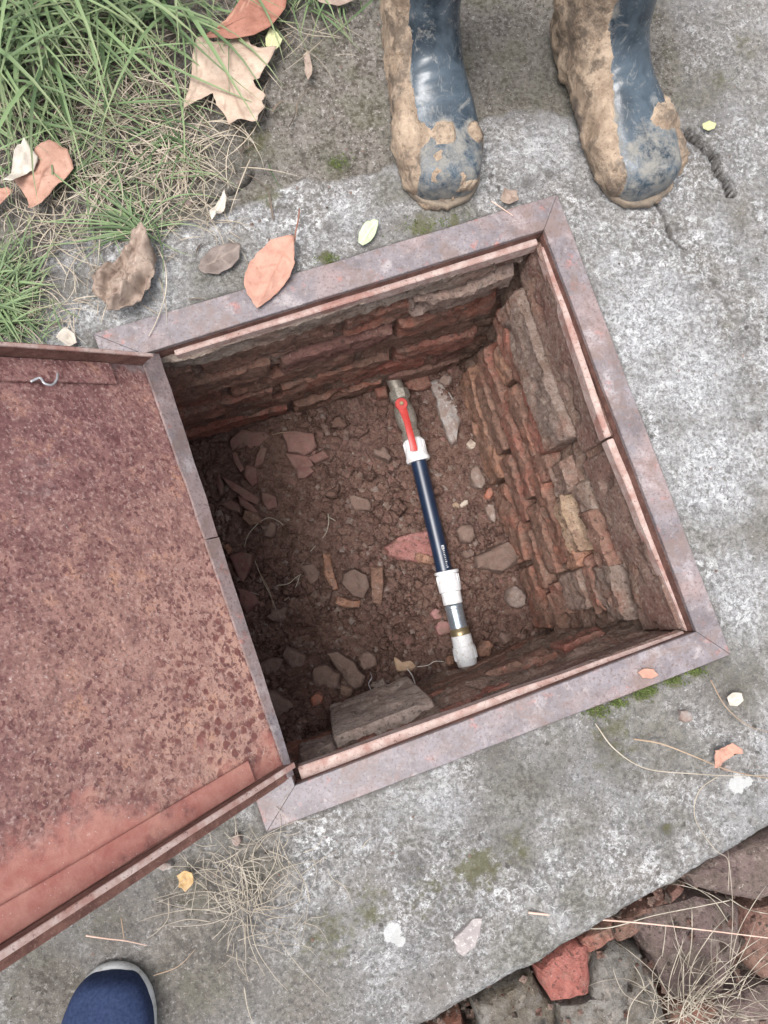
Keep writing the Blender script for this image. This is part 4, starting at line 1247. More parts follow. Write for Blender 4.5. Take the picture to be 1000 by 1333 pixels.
SL = [([(427, 668), (428, 680), (424, 695), (414, 707), (404, 718)], 'bent pale straw left of the pit floor centre'),
      ([(415, 669), (424, 671), (437, 678)], 'short pale straw above the bent straw'),
      ([(318, 712), (324, 695), (338, 680), (350, 674), (362, 678), (369, 684)], 'hooked straw arching over the soil beside the heap'),
      ([(332, 730), (342, 755), (352, 775), (360, 795)], 'long straight straw slanting beside the maroon slabs'),
      ([(338, 745), (352, 772), (356, 792)], 'thinner straw next to the long slanting straw'),
      ([(360, 762), (375, 760), (385, 752), (392, 748)], 'straw lying level toward the triangular stone'),
      ([(390, 750), (386, 762), (378, 775), (370, 782)], 'small straw dropping from the level straw'),
      ([(312, 770), (325, 771), (337, 774)], 'tiny straw across the maroon slab'),
      ([(354, 566), (368, 563), (380, 562)], 'faint twig lying between the two upper flakes')]
for pts_, lb in SL:
    z = on_floor(*pts_[len(pts_) // 2]).z
    tag(tube('straw', [at(x, y, z + .009 + .004 * math.sin(i * 1.7)) for i, (x, y) in enumerate(pts_)], .0008, STRAW_D if 'thin' in lb or 'faint' in lb else STRAW, m=5), lb, 'straw')

# ------------------------------------------------------------------ lid
TH = math.radians(50)
hxv = (Ci - Di).normalized(); lv = (hn * math.cos(TH) + Vector((0, 0, math.sin(TH)))).normalized()
ln_ = hxv.cross(lv); ln_ = ln_ if ln_.z > 0 else -ln_
LO = zz(Di, .010) + hn * .0015
LL = (Ci - Di).length + .004; LV = .575


def LP(u, v, w=0): return LO + hxv * u + lv * v + ln_ * w


# sheet with edge wave
nu, nv = 190, 190
V = np.array([LP(-.002 + .559 * i / nu, LV * j / nv)[:] for i in range(nu + 1) for j in range(nv + 1)])
U_ = np.repeat(np.arange(nu + 1) / nu, nv + 1); V_ = np.tile(np.arange(nv + 1) / nv, nu + 1)
dn = fbm(V, 5, 3, 81) * .0012 + fbm(V, 60, 3, 82) * .0004
Vt = V + dn[:, None] * np.array(ln_[:])[None]; Vb = V - .003 * np.array(ln_[:])[None]
I = np.arange(len(V)).reshape(nu + 1, nv + 1)
F = np.stack([I[:-1, :-1].ravel(), I[1:, :-1].ravel(), I[1:, 1:].ravel(), I[:-1, 1:].ravel()], 1)
nV = len(V)
rim = list(I[:, 0]) + list(I[-1, 1:]) + list(I[-2::-1, -1]) + list(I[0, -2:0:-1])
rim = np.array(rim); rn = np.roll(rim, -1)
Fs = np.stack([rim, rn, rn + nV, rim + nV], 1)
Fall = np.concatenate([F, F[:, ::-1] + nV, Fs])
g = ss(.66, 1.02, U_ + .22 * V_ - .05) * .95 * ss(.0, .12, 1.0 - U_ + .12)
g = np.concatenate([g, g]); grey = np.maximum(ss(.12, .0, U_) * ss(.35, .0, V_) * .9, .8 * np.exp(-(((U_ - .27) / .10) ** 2 + ((V_ - .32) / .07) ** 2)) * .6)
grey = np.concatenate([grey, grey])
sheet = mesh('lid', np.concatenate([Vt, Vb]), Fall, RUST, attrs=dict(g=g, grey=grey)); put(sheet, fr); tag(sheet, 'rusty reddish brown steel lid swung open, underside facing up'); lid = sheet
low = ss(.25, .85, U_) * ss(.75, .0, V_ + .25 * (1 - U_)); low = np.concatenate([low, low])
sheet.data.attributes.new('low', 'FLOAT', 'POINT').data.foreach_set('value', low.astype(np.float32))


def lbox(name, u0, u1, v0_, v1_, w0, w1, mat, bev=.0008, rough=.0006, seed=0, cuts=6, du=0, gval=None, skew=(0, 0), greyv=0):
    """box in lid coordinates; skew shifts the top (w1) in u / v"""
    a, b = skew
    P8 = [LP(u0, v0_, w0), LP(u1, v0_, w0), LP(u1 + du, v1_, w0), LP(u0 + du, v1_, w0),
          LP(u0 + a, v0_ + b, w1), LP(u1 + a, v0_ + b, w1), LP(u1 + du + a, v1_ + b, w1), LP(u0 + du + a, v1_ + b, w1)]
    o = hexa(name, P8, mat, None, bev, rough, seed, cuts)
    if gval is not None:
        for nm, vl in (('g', gval), ('grey', greyv)):
            at_ = o.data.attributes.new(nm, 'FLOAT', 'POINT'); at_.data.foreach_set('value', [vl] * len(o.data.vertices))
    put(o, lid); return o


# angle irons: horizontal leg on the sheet, upstanding flange (its edge worn pale)
lbox('angle_leg', .513, .5375, .055, LV - .02, .0008, .0042, RUST, seed=3, gval=.95)
lbox('flange', .5385, .5425, .012, LV - .006, .0008, .024, DRUST, seed=4)
lbox('flange_edge', .5372, .5432, .012, LV - .006, .0242, .0272, LIP, seed=5)
lbox('outer_strip', .5440, .5575, .010, LV - .002, .0009, .0022, DRUST, seed=15)
lbox('angle_leg', .0185, .046, .054, LV - .006, .0008, .0042, RUST, seed=6, gval=.1)
lbox('flange', .0140, .0176, .006, LV - .006, .0008, .0235, DRUST, seed=7)
lbox('flange_edge', .0136, .0182, .006, LV - .006, .0237, .0262, LIP, seed=8)
# strip along the hinge side, in two lengths, a little bowed
def strip(u0, u1, va0, va1, vb, seed, mat):
    P8 = [LP(u0, va0, .0008), LP(u1, va1, .0008), LP(u1, vb, .0008), LP(u0, vb, .0008), LP(u0, va0 + .001, .0050), LP(u1, va1 + .001, .0050), LP(u1, vb, .0046), LP(u0, vb, .0046)]
    put(hexa('edge_strip', P8, mat, None, .001, .0009, seed, 9), lid)
strip(.001, .2532, -.026, -.0165, .0050, 9, STRIP)
strip(.2546, .5560, -.0165, -.0035, .0065, 10, STRIP)
lbox('angle_leg', .05, .51, LV - .045, LV - .006, .0008, .0042, RUST, seed=11, gval=.3)
lbox('flange', .02, .536, LV - .005, LV - .001, .0045, .024, DRUST, seed=12)
# hook of wire welded near the upper edge
def lid_at(px, py, w): return at_plane(px, py, LP(0, 0, w), ln_)
o = tube('wire_hook', [lid_at(40, 497, .006), lid_at(52, 492, .010), lid_at(58, 499, .013), lid_at(68, 501, .013), lid_at(74, 494, .012), lid_at(75, 486, .008)], .0014, STEEL, m=7); put(o, lid)

# ------------------------------------------------------------------ leaves
def starleaf(name, outline, zc, mat, label, veins=(), curl=.006, seed=0, centre=None, nr=9, sub=3, zf=None, group=None, thick=.0005, cat='leaf', fold=None, parent=None, tip=None):
    W = [at(x, y, zc) for x, y in outline]
    R = []
    for a, b in zip(W, W[1:] + W[:1]):
        for k in range(sub): R.append(a.lerp(b, k / sub))
    c = at(*(centre or (sum(x for x, y in outline) / len(outline), sum(y for x, y in outline) / len(outline))), zc)
    m = len(R); V = [c]
    for i in range(1, nr + 1):
        f = i / nr
        for p in R: V.append(c.lerp(p, f))
    V = np.array([v[:] for v in V]); size = max((p - c).length for p in R)
    V[1 + (nr - 1) * m:, :2] += np.stack([vn(V[1 + (nr - 1) * m:], 400, seed), vn(V[1 + (nr - 1) * m:], 400, seed + 1)], 1) * .0009 + np.stack([vn(V[1 + (nr - 1) * m:], 130, seed + 2), vn(V[1 + (nr - 1) * m:], 130, seed + 4)], 1) * min(.0014, size * .03)
    vd = np.full(len(V), 9.)
    for vp in veins: vd = np.minimum(vd, polydist(V, vp, zc))
    vein = ss(.0016, .0004, vd) if len(veins) else np.zeros(len(V))
    d = np.linalg.norm(V[:, :2] - np.array([c.x, c.y]), axis=1) / size
    z = curl * d ** 2 + fbm(V, 1.2 / size, 3, seed) * curl * .9 + fbm(V, 5 / size, 2, seed + 3) * curl * .25 + vein * .0004
    if fold: z = z + fold(V)
    V[:, 2] = zc + z - min(0, z.min())
    F = [(0, 1 + j, 1 + (j + 1) % m) for j in range(m)]
    for i in range(nr - 1):
        for j in range(m):
            a = 1 + i * m + j; b = 1 + i * m + (j + 1) % m
            F.append((a, a + m, b + m, b))
    off = np.array(c[:])
    o = mesh(name, V - off, F, mat, None, True, attrs=dict(vein=vein)); o.location = off
    md = o.modifiers.new('thickness', 'SOLIDIFY'); md.thickness = thick; md.offset = 0
    if parent is None: tag(o, label, cat, group)
    else: put(o, parent)
    return o


L_TAN = m_leaf('tan_leaf', (.36, .265, .20), (.47, .37, .29), (.29, .19, .14), (.30, .21, .155), .6)
L_RED = m_leaf('red_brown_leaf', (.25, .105, .07), (.33, .155, .11), (.14, .06, .04), (.42, .24, .17), .5)
L_OR = m_leaf('orange_brown_leaf', (.36, .19, .14), (.45, .255, .19), (.28, .14, .10), (.34, .17, .12), .4)
L_BR = m_leaf('copper_leaf', (.34, .185, .13), (.43, .255, .19), (.22, .11, .08), (.26, .13, .09), .6)
L_GREY = m_leaf('grey_brown_leaf', (.20, .145, .115), (.32, .25, .20), (.10, .07, .055), (.36, .28, .23), .6)
L_DARK = m_leaf('dark_brown_leaf', (.13, .10, .085), (.21, .17, .15), (.08, .06, .05), (.25, .2, .17), .5)
L_GREEN = m_leaf('pale_green_leaf', (.38, .46, .28), (.46, .54, .36), (.3, .35, .2), (.55, .62, .45), .2)
L_CREAM = m_leaf('cream_leaf', (.39, .345, .29), (.49, .44, .38), (.5, .42, .3), (.7, .65, .55), .3)
L_YEL = m_leaf('yellow_green_leaf', (.44, .45, .24), (.54, .54, .32), (.3, .28, .1), (.6, .6, .3), .3)
L_OCH = m_leaf('ochre_leaf', (.42, .27, .12), (.5, .36, .2), (.3, .16, .08), (.5, .4, .25), .3)

lf = starleaf('fallen_leaf', [(262, 52), (281, 43), (300, 22), (330, -25), (392, -40), (374, -8), (372, 15), (352, 40), (332, 52), (300, 56)], .024, L_RED, 'dark reddish brown leaf partly under the grass above the big tan leaf', [[(262, 58), (315, 12), (360, -30)]], .008, 3)
maple = [(240, 146), (245, 120), (256, 55), (262, 52), (280, 60), (292, 50), (318, 42), (322, 41), (328, 62), (342, 67), (361, 66), (357, 76), (345, 92), (339, 107), (331, 108), (335, 118), (347, 129), (341, 137), (346, 146), (339, 158), (337, 167), (325, 166), (311, 163), (299, 167), (294, 155), (283, 140), (277, 124), (268, 129), (255, 138)]
ml = starleaf('maple_leaf', maple, .017, L_TAN, 'large pale tan maple leaf lying at the top left', [[(281, 60), (245, 140)], [(281, 60), (320, 165)], [(281, 60), (357, 76)], [(281, 60), (320, 45)], [(281, 60), (262, 54)], [(300, 110), (340, 140)], [(300, 110), (292, 150)], [(310, 68), (338, 100)], [(262, 105), (250, 100)], [(325, 70), (335, 60)]], .009, 5, centre=(285, 78), nr=14, sub=3)
starleaf('fallen_leaf', [(346, 50), (352, 40), (360, 42), (368, 52), (364, 64), (352, 70), (346, 60)], .018, L_YEL, 'small round yellow green leaf at the right tip of the maple leaf', [[(350, 68), (360, 44)]], .004, 7)
starleaf('fallen_leaf', [(21, 236), (38, 210), (58, 192), (72, 188), (92, 200), (97, 220), (84, 238), (70, 250), (58, 268), (42, 278), (38, 262), (30, 250)], .018, L_BR, 'copper brown curled leaf at the left edge', [[(40, 270), (60, 230), (80, 200)], [(60, 230), (30, 235)]], .010, 9)
starleaf('fallen_leaf', [(12, 244), (16, 220), (28, 195), (38, 188), (42, 196), (50, 205), (45, 222), (32, 232), (22, 245)], .028, L_CREAM, 'white curled leaf overlapping the copper leaf at the left edge', [], .008, 11)
starleaf('fallen_leaf', [(-20, 262), (-8, 250), (10, 245), (20, 250), (8, 260), (-5, 275)], .016, L_OR, 'pinkish leaf tip cut by the left border of the photo', [], .006, 12)


def fold_k(V):
    a = at(200, 310); b = at(155, 405)
    s_ = (V[:, 0] - a.x) * (b.y - a.y) - (V[:, 1] - a.y) * (b.x - a.x); s_ = s_ / (b - a).length
    return np.abs(np.sin(s_ * 170 + 2 * vn(V, 40, 4))) * .010 + .016 * np.exp(-((s_ + .006) / .008) ** 2) + np.abs(fbm(V, 70, 4, 8)) * .016


starleaf('fallen_leaf', [(190, 306), (200, 315), (205, 340), (203, 372), (192, 392), (170, 408), (152, 420), (146, 405), (136, 395), (124, 386), (128, 365), (145, 350), (155, 345), (160, 335), (172, 328), (178, 312)], .008, L_GREY, 'crumpled grey brown leaf beside the grass near the lid', [[(190, 308), (180, 360), (158, 415)]], .008, 15, fold=fold_k, nr=16, sub=4)
starleaf('fallen_leaf', [(259, 352), (262, 340), (276, 325), (300, 318), (315, 322), (313, 338), (302, 350), (285, 357), (266, 358)], .007, L_DARK, 'flat dark brown leaf between the crumpled leaf and the orange one', [[(262, 350), (312, 324)], [(280, 342), (290, 325)], [(290, 338), (300, 348)]], .005, 17)
orng = [(384, 312), (383, 330), (384, 345), (378, 362), (366, 378), (352, 390), (336, 403), (330, 396), (322, 384), (318, 372), (320, 358), (326, 342), (338, 328), (354, 316), (370, 312)]
starleaf('fallen_leaf', orng, .013, L_OR, 'oval orange brown leaf with a long stem lying over the frame edge', [[(384, 312), (362, 345), (338, 398)], [(372, 330), (352, 330)], [(362, 345), (334, 350)], [(352, 368), (326, 372)], [(370, 333), (381, 345)], [(360, 352), (374, 362)], [(350, 370), (360, 380)]], .006, 19, nr=14, sub=3)
lo = bpy.data.objects['fallen_leaf.005'] if False else None
stem = tube('leaf_stem', [at(384, 314, .016), at(385, 302, .018), at(388, 288, .016), at(390, 272, .010)], .0011, m_simple('leaf_stem', (.2, .09, .06), (.26, .13, .09), 30, .7), m=6)
for o in bpy.data.objects:
    if o.get('label', '').startswith('oval orange brown leaf'): 
        bpy.context.view_layer.update(); put(stem, o)
starleaf('fallen_leaf', [(466, 318), (467, 305), (474, 293), (486, 288), (492, 290), (490, 304), (482, 315), (472, 322)], .008, L_GREEN, 'pale green oval leaf above the upper frame bar', [[(468, 320), (490, 290)]], .004, 21)
starleaf('fallen_leaf', [(276, 288), (274, 278), (284, 264), (294, 253), (296, 264), (291, 276), (282, 281), (274, 293)], .009, L_CREAM, 'small narrow cream leaf standing above the dark brown leaf', [[(274, 292), (293, 258)]], .006, 23)
starleaf('fallen_leaf', [(913, 162), (922, 159), (930, 163), (929, 170), (920, 172), (914, 168)], .007, L_YEL, 'tiny yellow green leaf right of the right hand boot', [], .003, 25)
starleaf('fallen_leaf', [(945, 908), (952, 901), (963, 902), (966, 911), (958, 918), (948, 918)], .007, L_CREAM, 'small round cream leaf right of the frame corner', [[(946, 912), (964, 906)]], .003, 27)
starleaf('fallen_leaf', [(926, 999), (929, 985), (930, 976), (942, 972), (950, 966), (960, 972), (961, 978), (950, 984), (940, 990), (934, 998)], .008, L_OR, 'small ragged orange leaf by the right edge of the slab', [], .006, 29)
starleaf('fallen_leaf', [(829, 875), (838, 870), (850, 871), (857, 878), (848, 883), (836, 882)], .0095, L_OR, 'thin oval rust coloured leaf lying on the lower right frame bar', [], .001, 31)
starleaf('fallen_leaf', [(232, 1136), (242, 1130), (252, 1133), (254, 1145), (244, 1156), (235, 1152)], .010, L_OCH, 'small ochre leaf in the dry grass below the lid', [], .005, 33)
starleaf('fallen_leaf', [(395, 72), (402, 68), (406, 82), (407, 98), (402, 108), (397, 92)], .008, L_GREY, 'narrow pinkish grey leaf right of the maple leaf', [], .005, 35)
starleaf('fallen_leaf', [(398, -10), (415, 5), (440, 12), (470, 5), (462, -8), (430, -14)], .010, L_GREY, 'brown leaf at the top border left of the boots', [], .006, 36)
starleaf('fallen_leaf', [(40, 1160 - 1100 + 0), (60, 66), (88, 80), (92, 100), (70, 110), (44, 98), (36, 78)], .012, L_DARK, 'dark rotten leaf deep in the grass of the top left corner', [], .006, 37)
starleaf('fallen_leaf', [(74, 440), (88, 428), (98, 436), (102, 448), (90, 452)], .008, L_CREAM, 'pale scrap of leaf at the upper lid edge', [], .004, 38)
starleaf('fallen_leaf', [(650, 262), (655, 248), (672, 250), (675, 262), (662, 268)], .008, L_GREY, 'small dry brown scrap between the left boot and the frame corner', [], .004, 39)

# ------------------------------------------------------------------ small stones on the slab
chunk('stone', [(590, 1222), (600, 1210), (616, 1196), (628, 1196), (626, 1215), (618, 1232), (606, 1244), (594, 1238)], -.001, .008, m_simple('pinkish_grey_stone', (.25, .22, .215), (.32, .29, .28), 50, .9, 0, .5, .002, .2, ((.55, .52, .5), .56, .6)), 501, label='flat pinkish grey stone flake on the slab below the white lichen spot', cat='stone')
chunk('stone', ell(893, 932, 9, 8, 0, 8, 41), -.001, .008, SLATE, 502, label='small pale angular stone beside the frame corner', cat='stone')
chunk('stone', ell(243, 263, 8, 7, 0, 10, 42, .05), -.002, .007, STONE_G, 503, label='round dark grey pebble in the litter under the grass', cat='stone')
chunk('stone', ell(215, 1128, 9, 6, 0, 7, 43), -.002, .010, SLATE, 504, label='pale pebble at the left of the dry tuft', cat='stone')
chunk('stone', ell(308, 1095, 7, 9, 0, 7, 44), -.002, .010, SLATE, 505, label='cream pebble just under the lid corner', cat='stone')
chunk('stone', ell(947, 1000, 6, 5, 0, 7, 46), -.002, .006, SLATE, 506, label='tiny pale pebble under the ragged orange leaf', cat='stone')

def inside_frame(x, y):
    s_ = 0
    for a, b in zip((A, B, C, D), (B, C, D, A)):
        if (b.x - a.x) * (y - a.y) - (b.y - a.y) * (x - a.x) > 0: return False
    return True


def ps(r):
    x, y = r.uniform(-.5, .66), r.uniform(-.46, .92)
    if inside_frame(x, y) or y < E0.y + es * (x - E0.x) + .01: return None
    uvp = pix(np.array([[x, y, 0.]]))[0]
    if r.random() > (.85 if (uvp[1] < 300 and uvp[0] < 500) else .22): return None
    return (x, y, .0012)


crumbs('grit', 2600, ps, [STONE_G, STONE_B, SLATE, EARTH_OUT], .0006, .0026, 'loose grit and soil crumbs on the slab', 5)

# ------------------------------------------------------------------ bricks beyond the slab edge
ZB = -.075
def lowp(outline, z, th, mat, label, cat, seed, **k):
    return chunk('brick' if cat == 'brick' else 'stone', outline, z - th, th, mat, seed, label=label, cat=cat, dome=.03, amp=.07, sub=4, **k)


lowp([(698, 1258), (720, 1238), (745, 1222), (764, 1224), (768, 1275), (764, 1290), (745, 1296), (716, 1300), (706, 1285)], ZB, .06, BR_CLEAN, 'bright red brick jutting from under the slab edge', 'brick', 601)
lowp([(752, 1222), (775, 1205), (796, 1196), (800, 1215), (786, 1228), (762, 1240)], ZB - .005, .05, BR_RED, 'dull red brick tucked under the slab beside the bright one', 'brick', 602)
lowp([(614, 1300), (640, 1285), (690, 1262), (704, 1290), (722, 1304), (725, 1360), (660, 1370), (625, 1345)], ZB - .012, .06, BR_MOSS, 'grey mortar covered stone left of the bright red brick', 'stone', 603)
lowp([(768, 1262), (772, 1240), (800, 1226), (838, 1240), (858, 1290), (875, 1345), (820, 1380), (730, 1370), (724, 1308), (766, 1296)], ZB - .008, .06, BR_MOSS, 'mossy grey block right of the bright red brick', 'stone', 604)
lowp([(822, 1190), (850, 1172), (905, 1160), (960, 1175), (962, 1230), (940, 1290), (880, 1300), (850, 1260), (832, 1220)], ZB - .014, .06, BR_PURP, 'brown pinkish stone under the middle of the dry grass', 'stone', 605)
lowp([(890, 1138), (930, 1112), (1000, 1078), (1060, 1060), (1070, 1140), (1040, 1160), (985, 1172), (940, 1168), (905, 1158)], ZB + .002, .06, BR_PURP, 'dark purple grey stone at the upper right of the brick row', 'stone', 606)
lowp([(790, 1208), (830, 1178), (880, 1150), (890, 1158), (840, 1190), (815, 1218), (800, 1224)], ZB - .02, .05, BR_DARK, 'narrow dark brick under the slab edge above the pink stone', 'brick', 607)
lowp([(968, 1180), (1010, 1172), (1070, 1160), (1080, 1260), (1030, 1280), (985, 1270), (962, 1240)], ZB - .010, .06, BR_DARK, 'dark maroon brick at the right border under the grass', 'brick', 608)
lowp([(945, 1296), (985, 1280), (1040, 1288), (1070, 1320), (1050, 1400), (960, 1400), (920, 1350)], ZB - .006, .06, BR_PURP, 'purple grey stone in the bottom right corner', 'stone', 609)
lowp([(868, 1306), (930, 1300), (935, 1330), (915, 1390), (880, 1390)], ZB - .02, .05, BR_DIRTY, 'brown brick at the bottom border under the dry grass', 'brick', 610)
lowp([(560, 1345), (600, 1318), (612, 1345), (640, 1375), (600, 1420), (550, 1400)], ZB - .02, .05, BR_DIRTY, 'brown brick end at the bottom border left of the grey stone', 'brick', 611)
lowp([(640, 1380), (725, 1372), (740, 1450), (650, 1460)], ZB - .01, .06, BR_RED, 'red brick just beyond the bottom border', 'brick', 612)
lowp([(1075, 1040), (1150, 1000), (1190, 1060), (1085, 1130)], ZB - .01, .06, BR_MOSS, 'grey stone beyond the right border beside the slab', 'stone', 613)

# ------------------------------------------------------------------ grass
def m_grass(name, a, b, c_):
    s = MB(name); t = s.attr('t'); r = s.attr('r')
    c = s.mix(r, a, b); c = s.mix(s.ramp(t, .55, 1.0, 0, .6), c, c_)
    s.b.inputs['Subsurface Weight'].default_value = 0
    return s.fin(c, .55, 0, .35)


GRASS = m_grass('green_grass', (.035, .065, .022), (.15, .215, .095), (.27, .275, .15))
DRY = m_grass('dry_grass', (.20, .165, .12), (.40, .34, .26), (.48, .43, .35))


def blades(name, specs, mat, label, kind='stuff', nseg=7, tri=True):
    """specs: (root, direction angle, length, width, rise, curl, sag)"""
    V, F, T, R_ = [], [], [], []
    for (root, ang, Ln, wd, rise, curl, rv) in specs:
        o_ = len(V); p = Vector(root); a = ang; pitch = rise
        for i in range(nseg + 1):
            t = i / nseg
            d = Vector((math.cos(a) * math.cos(pitch), math.sin(a) * math.cos(pitch), math.sin(pitch)))
            s_ = Vector((-math.sin(a), math.cos(a), 0))
            w = wd * (1 - t ** 2.2) * (.55 + .45 * min(1, t * 5)) + .0001
            n_ = d.cross(s_)
            V += [p - s_ * w / 2, p + n_ * (-w * .18), p + s_ * w / 2]; T += [t] * 3; R_ += [rv] * 3
            p = p + d * (Ln / nseg); a += curl / nseg; pitch -= (rise * 1.9) / nseg
            if p.z < .003: p.z = .003 + random.random() * .002; pitch = max(pitch, .02)
            if i < nseg:
                q = o_ + i * 3
                F.append((q, q + 1, q + 4, q + 3)); F.append((q + 1, q + 2, q + 5, q + 4))
    o = mesh(name, V, np.array(F), mat, None, True, attrs=dict(t=T, r=R_))
    return tag(o, label, 'grass' if kind != 'stuff' else None, kind=kind if kind == 'stuff' else None)


rg = random.Random(21)
def wpt(px, py, z=.004): p = at(px, py, z); return p
def gs(px, py, sx, sy, n, a0, a1, L0, L1, w0, w1, r0=.15, r1=.7, cu=.8):
    out = []
    for _ in range(n):
        p = wpt(px + rg.gauss(0, sx), py + rg.gauss(0, sy))
        out.append((p, math.radians(rg.uniform(a0, a1)), rg.uniform(L0, L1), rg.uniform(w0, w1), rg.uniform(r0, r1), rg.uniform(-cu, cu), rg.random()))
    return out


# angles: 0 = right, 90 = up in the picture, -90 = down
green = []
green += gs(30, -30, 90, 40, 140, -150, -10, .10, .30, .0022, .0058)
green += gs(-40, 80, 30, 70, 80, -70, 60, .10, .28, .0022, .0055)
green += gs(100, 50, 70, 40, 60, -130, 20, .07, .24, .002, .005)
green += gs(230, -20, 60, 25, 45, -160, -10, .08, .20, .002, .005)
green += gs(400, -20, 40, 20, 45, -150, -20, .05, .11, .0015, .0035)
green += gs(60, 140, 50, 40, 60, -120, 30, .05, .17, .0014, .0038)
green += gs(-15, 395, 20, 30, 120, -60, 80, .03, .09, .0014, .0036)
green += gs(10, 370, 22, 25, 70, 20, 150, .03, .08, .0014, .0032)
green += gs(30, 440, 28, 10, 45, 10, 170, .02, .06, .0012, .0026)
green += gs(186, 300, 8, 5, 30, 110, 215, .05, .15, .0016, .0036, .1, .5)
green += gs(186, 300, 8, 5, 10, -60, 90, .03, .10, .0012, .0026, .1, .5)
green += gs(225, 180, 14, 12, 26, 90, 330, .04, .12, .0014, .0032)
green += gs(120, 230, 60, 40, 60, -80, 80, .03, .13, .0010, .0028, .1, .5)
green += gs(270, 110, 30, 60, 16, -160, -20, .03, .09, .0010, .0024)
green += gs(40, 0, 110, 50, 34, -120, 10, .12, .30, .005, .0078, .6, 1.0, .5)
blades('grass', green, GRASS, 'long green grass sprawling over the top left corner of the slab')
dry = []
dry += gs(215, 170, 50, 40, 130, -180, 180, .03, .12, .0008, .0020, .05, .4, 1.6)
dry += gs(130, 190, 80, 60, 150, -180, 180, .03, .13, .0007, .0018, .05, .4, 1.6)
dry += gs(60, 100, 80, 60, 150, -180, 180, .04, .15, .0008, .002, .1, .5, 1.6)
dry += gs(100, 290, 70, 30, 130, -180, 180, .02, .10, .0007, .0016, .05, .3, 1.6)
dry += gs(235, 210, 14, 25, 110, -180, 180, .02, .07, .0007, .0018, .05, .4, 1.4)
dry += gs(260, 270, 30, 25, 50, -180, 180, .02, .06, .0006, .0012, .02, .2, 1.6)
dry += gs(40, 400, 40, 30, 130, -180, 180, .02, .07, .0007, .0016, .05, .4, 1.4)
dry += gs(330, 30, 60, 30, 60, -180, 180, .03, .09, .0007, .0015, .05, .3, 1.2)
blades('dry_grass', dry, DRY, 'tangle of thin dead straw coloured grass among the green blades')

# thatch: short dark litter under it
lit = gs(90, 120, 110, 80, 900, -180, 180, .01, .05, .001, .003, 0, .2, 1.6)
blades('leaf_litter', lit, m_grass('dark_litter', (.045, .033, .025), (.13, .095, .068), (.14, .10, .07)), 'dark brown dead stalks and litter under the grass', nseg=4)


# named dry tufts
def tuft(name, stems, mat, label, rad=.0006):
    V, F = [], []
    for pts_, r in stems:
        a, b = tube_vf(smoothpath(pts_, 5), r, 4, r * .35, off=len(V)); V += a; F += b
    o = mesh(name, V, F, mat); return tag(o, label, 'dry grass')


def arc(px0, py0, px1, py1, bend, z0=.004, z1=.008, h=.012):
    mx, my = (px0 + px1) / 2 - (py1 - py0) * bend, (py0 + py1) / 2 + (px1 - px0) * bend
    return [at(px0, py0, z0), at((px0 + mx) / 2 * .5 + mx * .5 - (mx - px0) * .0, (py0 + my) / 2 * .5 + my * .5, z0 + h * .7), at(mx * .5 + px1 * .5, my * .5 + py1 * .5, (z1 + h) * .8), at(px1, py1, z1)]


st_ = []
for (x0, y0, x1, y1, b) in [(322, 1185, 300, 1095, .12), (325, 1180, 262, 1078, .2), (330, 1178, 425, 1120, -.25), (330, 1185, 395, 1195, .1), (318, 1180, 215, 1205, -.15), (325, 1190, 205, 1175, .2),
                            (310, 1172, 200, 1170, -.12), (322, 1192, 345, 1270, .1), (325, 1190, 375, 1290, .18), (318, 1195, 295, 1240, .1), (330, 1180, 380, 1145, .2), (320, 1170, 330, 1085, -.1), (335, 1185, 410, 1160, .15),
                            (300, 1150, 205, 1130, .2), (310, 1160, 225, 1100, -.2), (340, 1175, 420, 1065, -.3), (395, 1110, 425, 1075, .2), (355, 1210, 430, 1300, .1), (300, 1190, 180, 1200, .1), (320, 1200, 320, 1265, 0),
                            (360, 1095, 400, 1150, .3), (290, 1120, 330, 1180, .2), (276, 1110, 320, 1175, -.15), (345, 1205, 412, 1245, -.1), (275, 1200, 200, 1212, .1), (330, 1165, 365, 1060, .15), (350, 1070, 380, 1025, .05), (355, 1045, 378, 1070, 0)]:
    st_.append((arc(x0, y0, x1, y1, b * rg.uniform(.5, 1.6), h=rg.uniform(.003, .009)), rg.uniform(.0004, .0007)))
for _ in range(150):
    x, y = rg.gauss(315, 48), rg.gauss(1150, 40); a = rg.uniform(0, 6.28); L = rg.uniform(15, 60)
    if y < 1085 - (x - 380) * .2 - 20: continue
    st_.append((arc(x, y, x + L * math.cos(a), y + L * math.sin(a), rg.uniform(-.3, .3), h=rg.uniform(.002, .012)), rg.uniform(.00035, .0007)))
tuft('dry_grass_tuft', st_, STRAW, 'wispy straw coloured dry grass tuft on the slab below the lid corner')

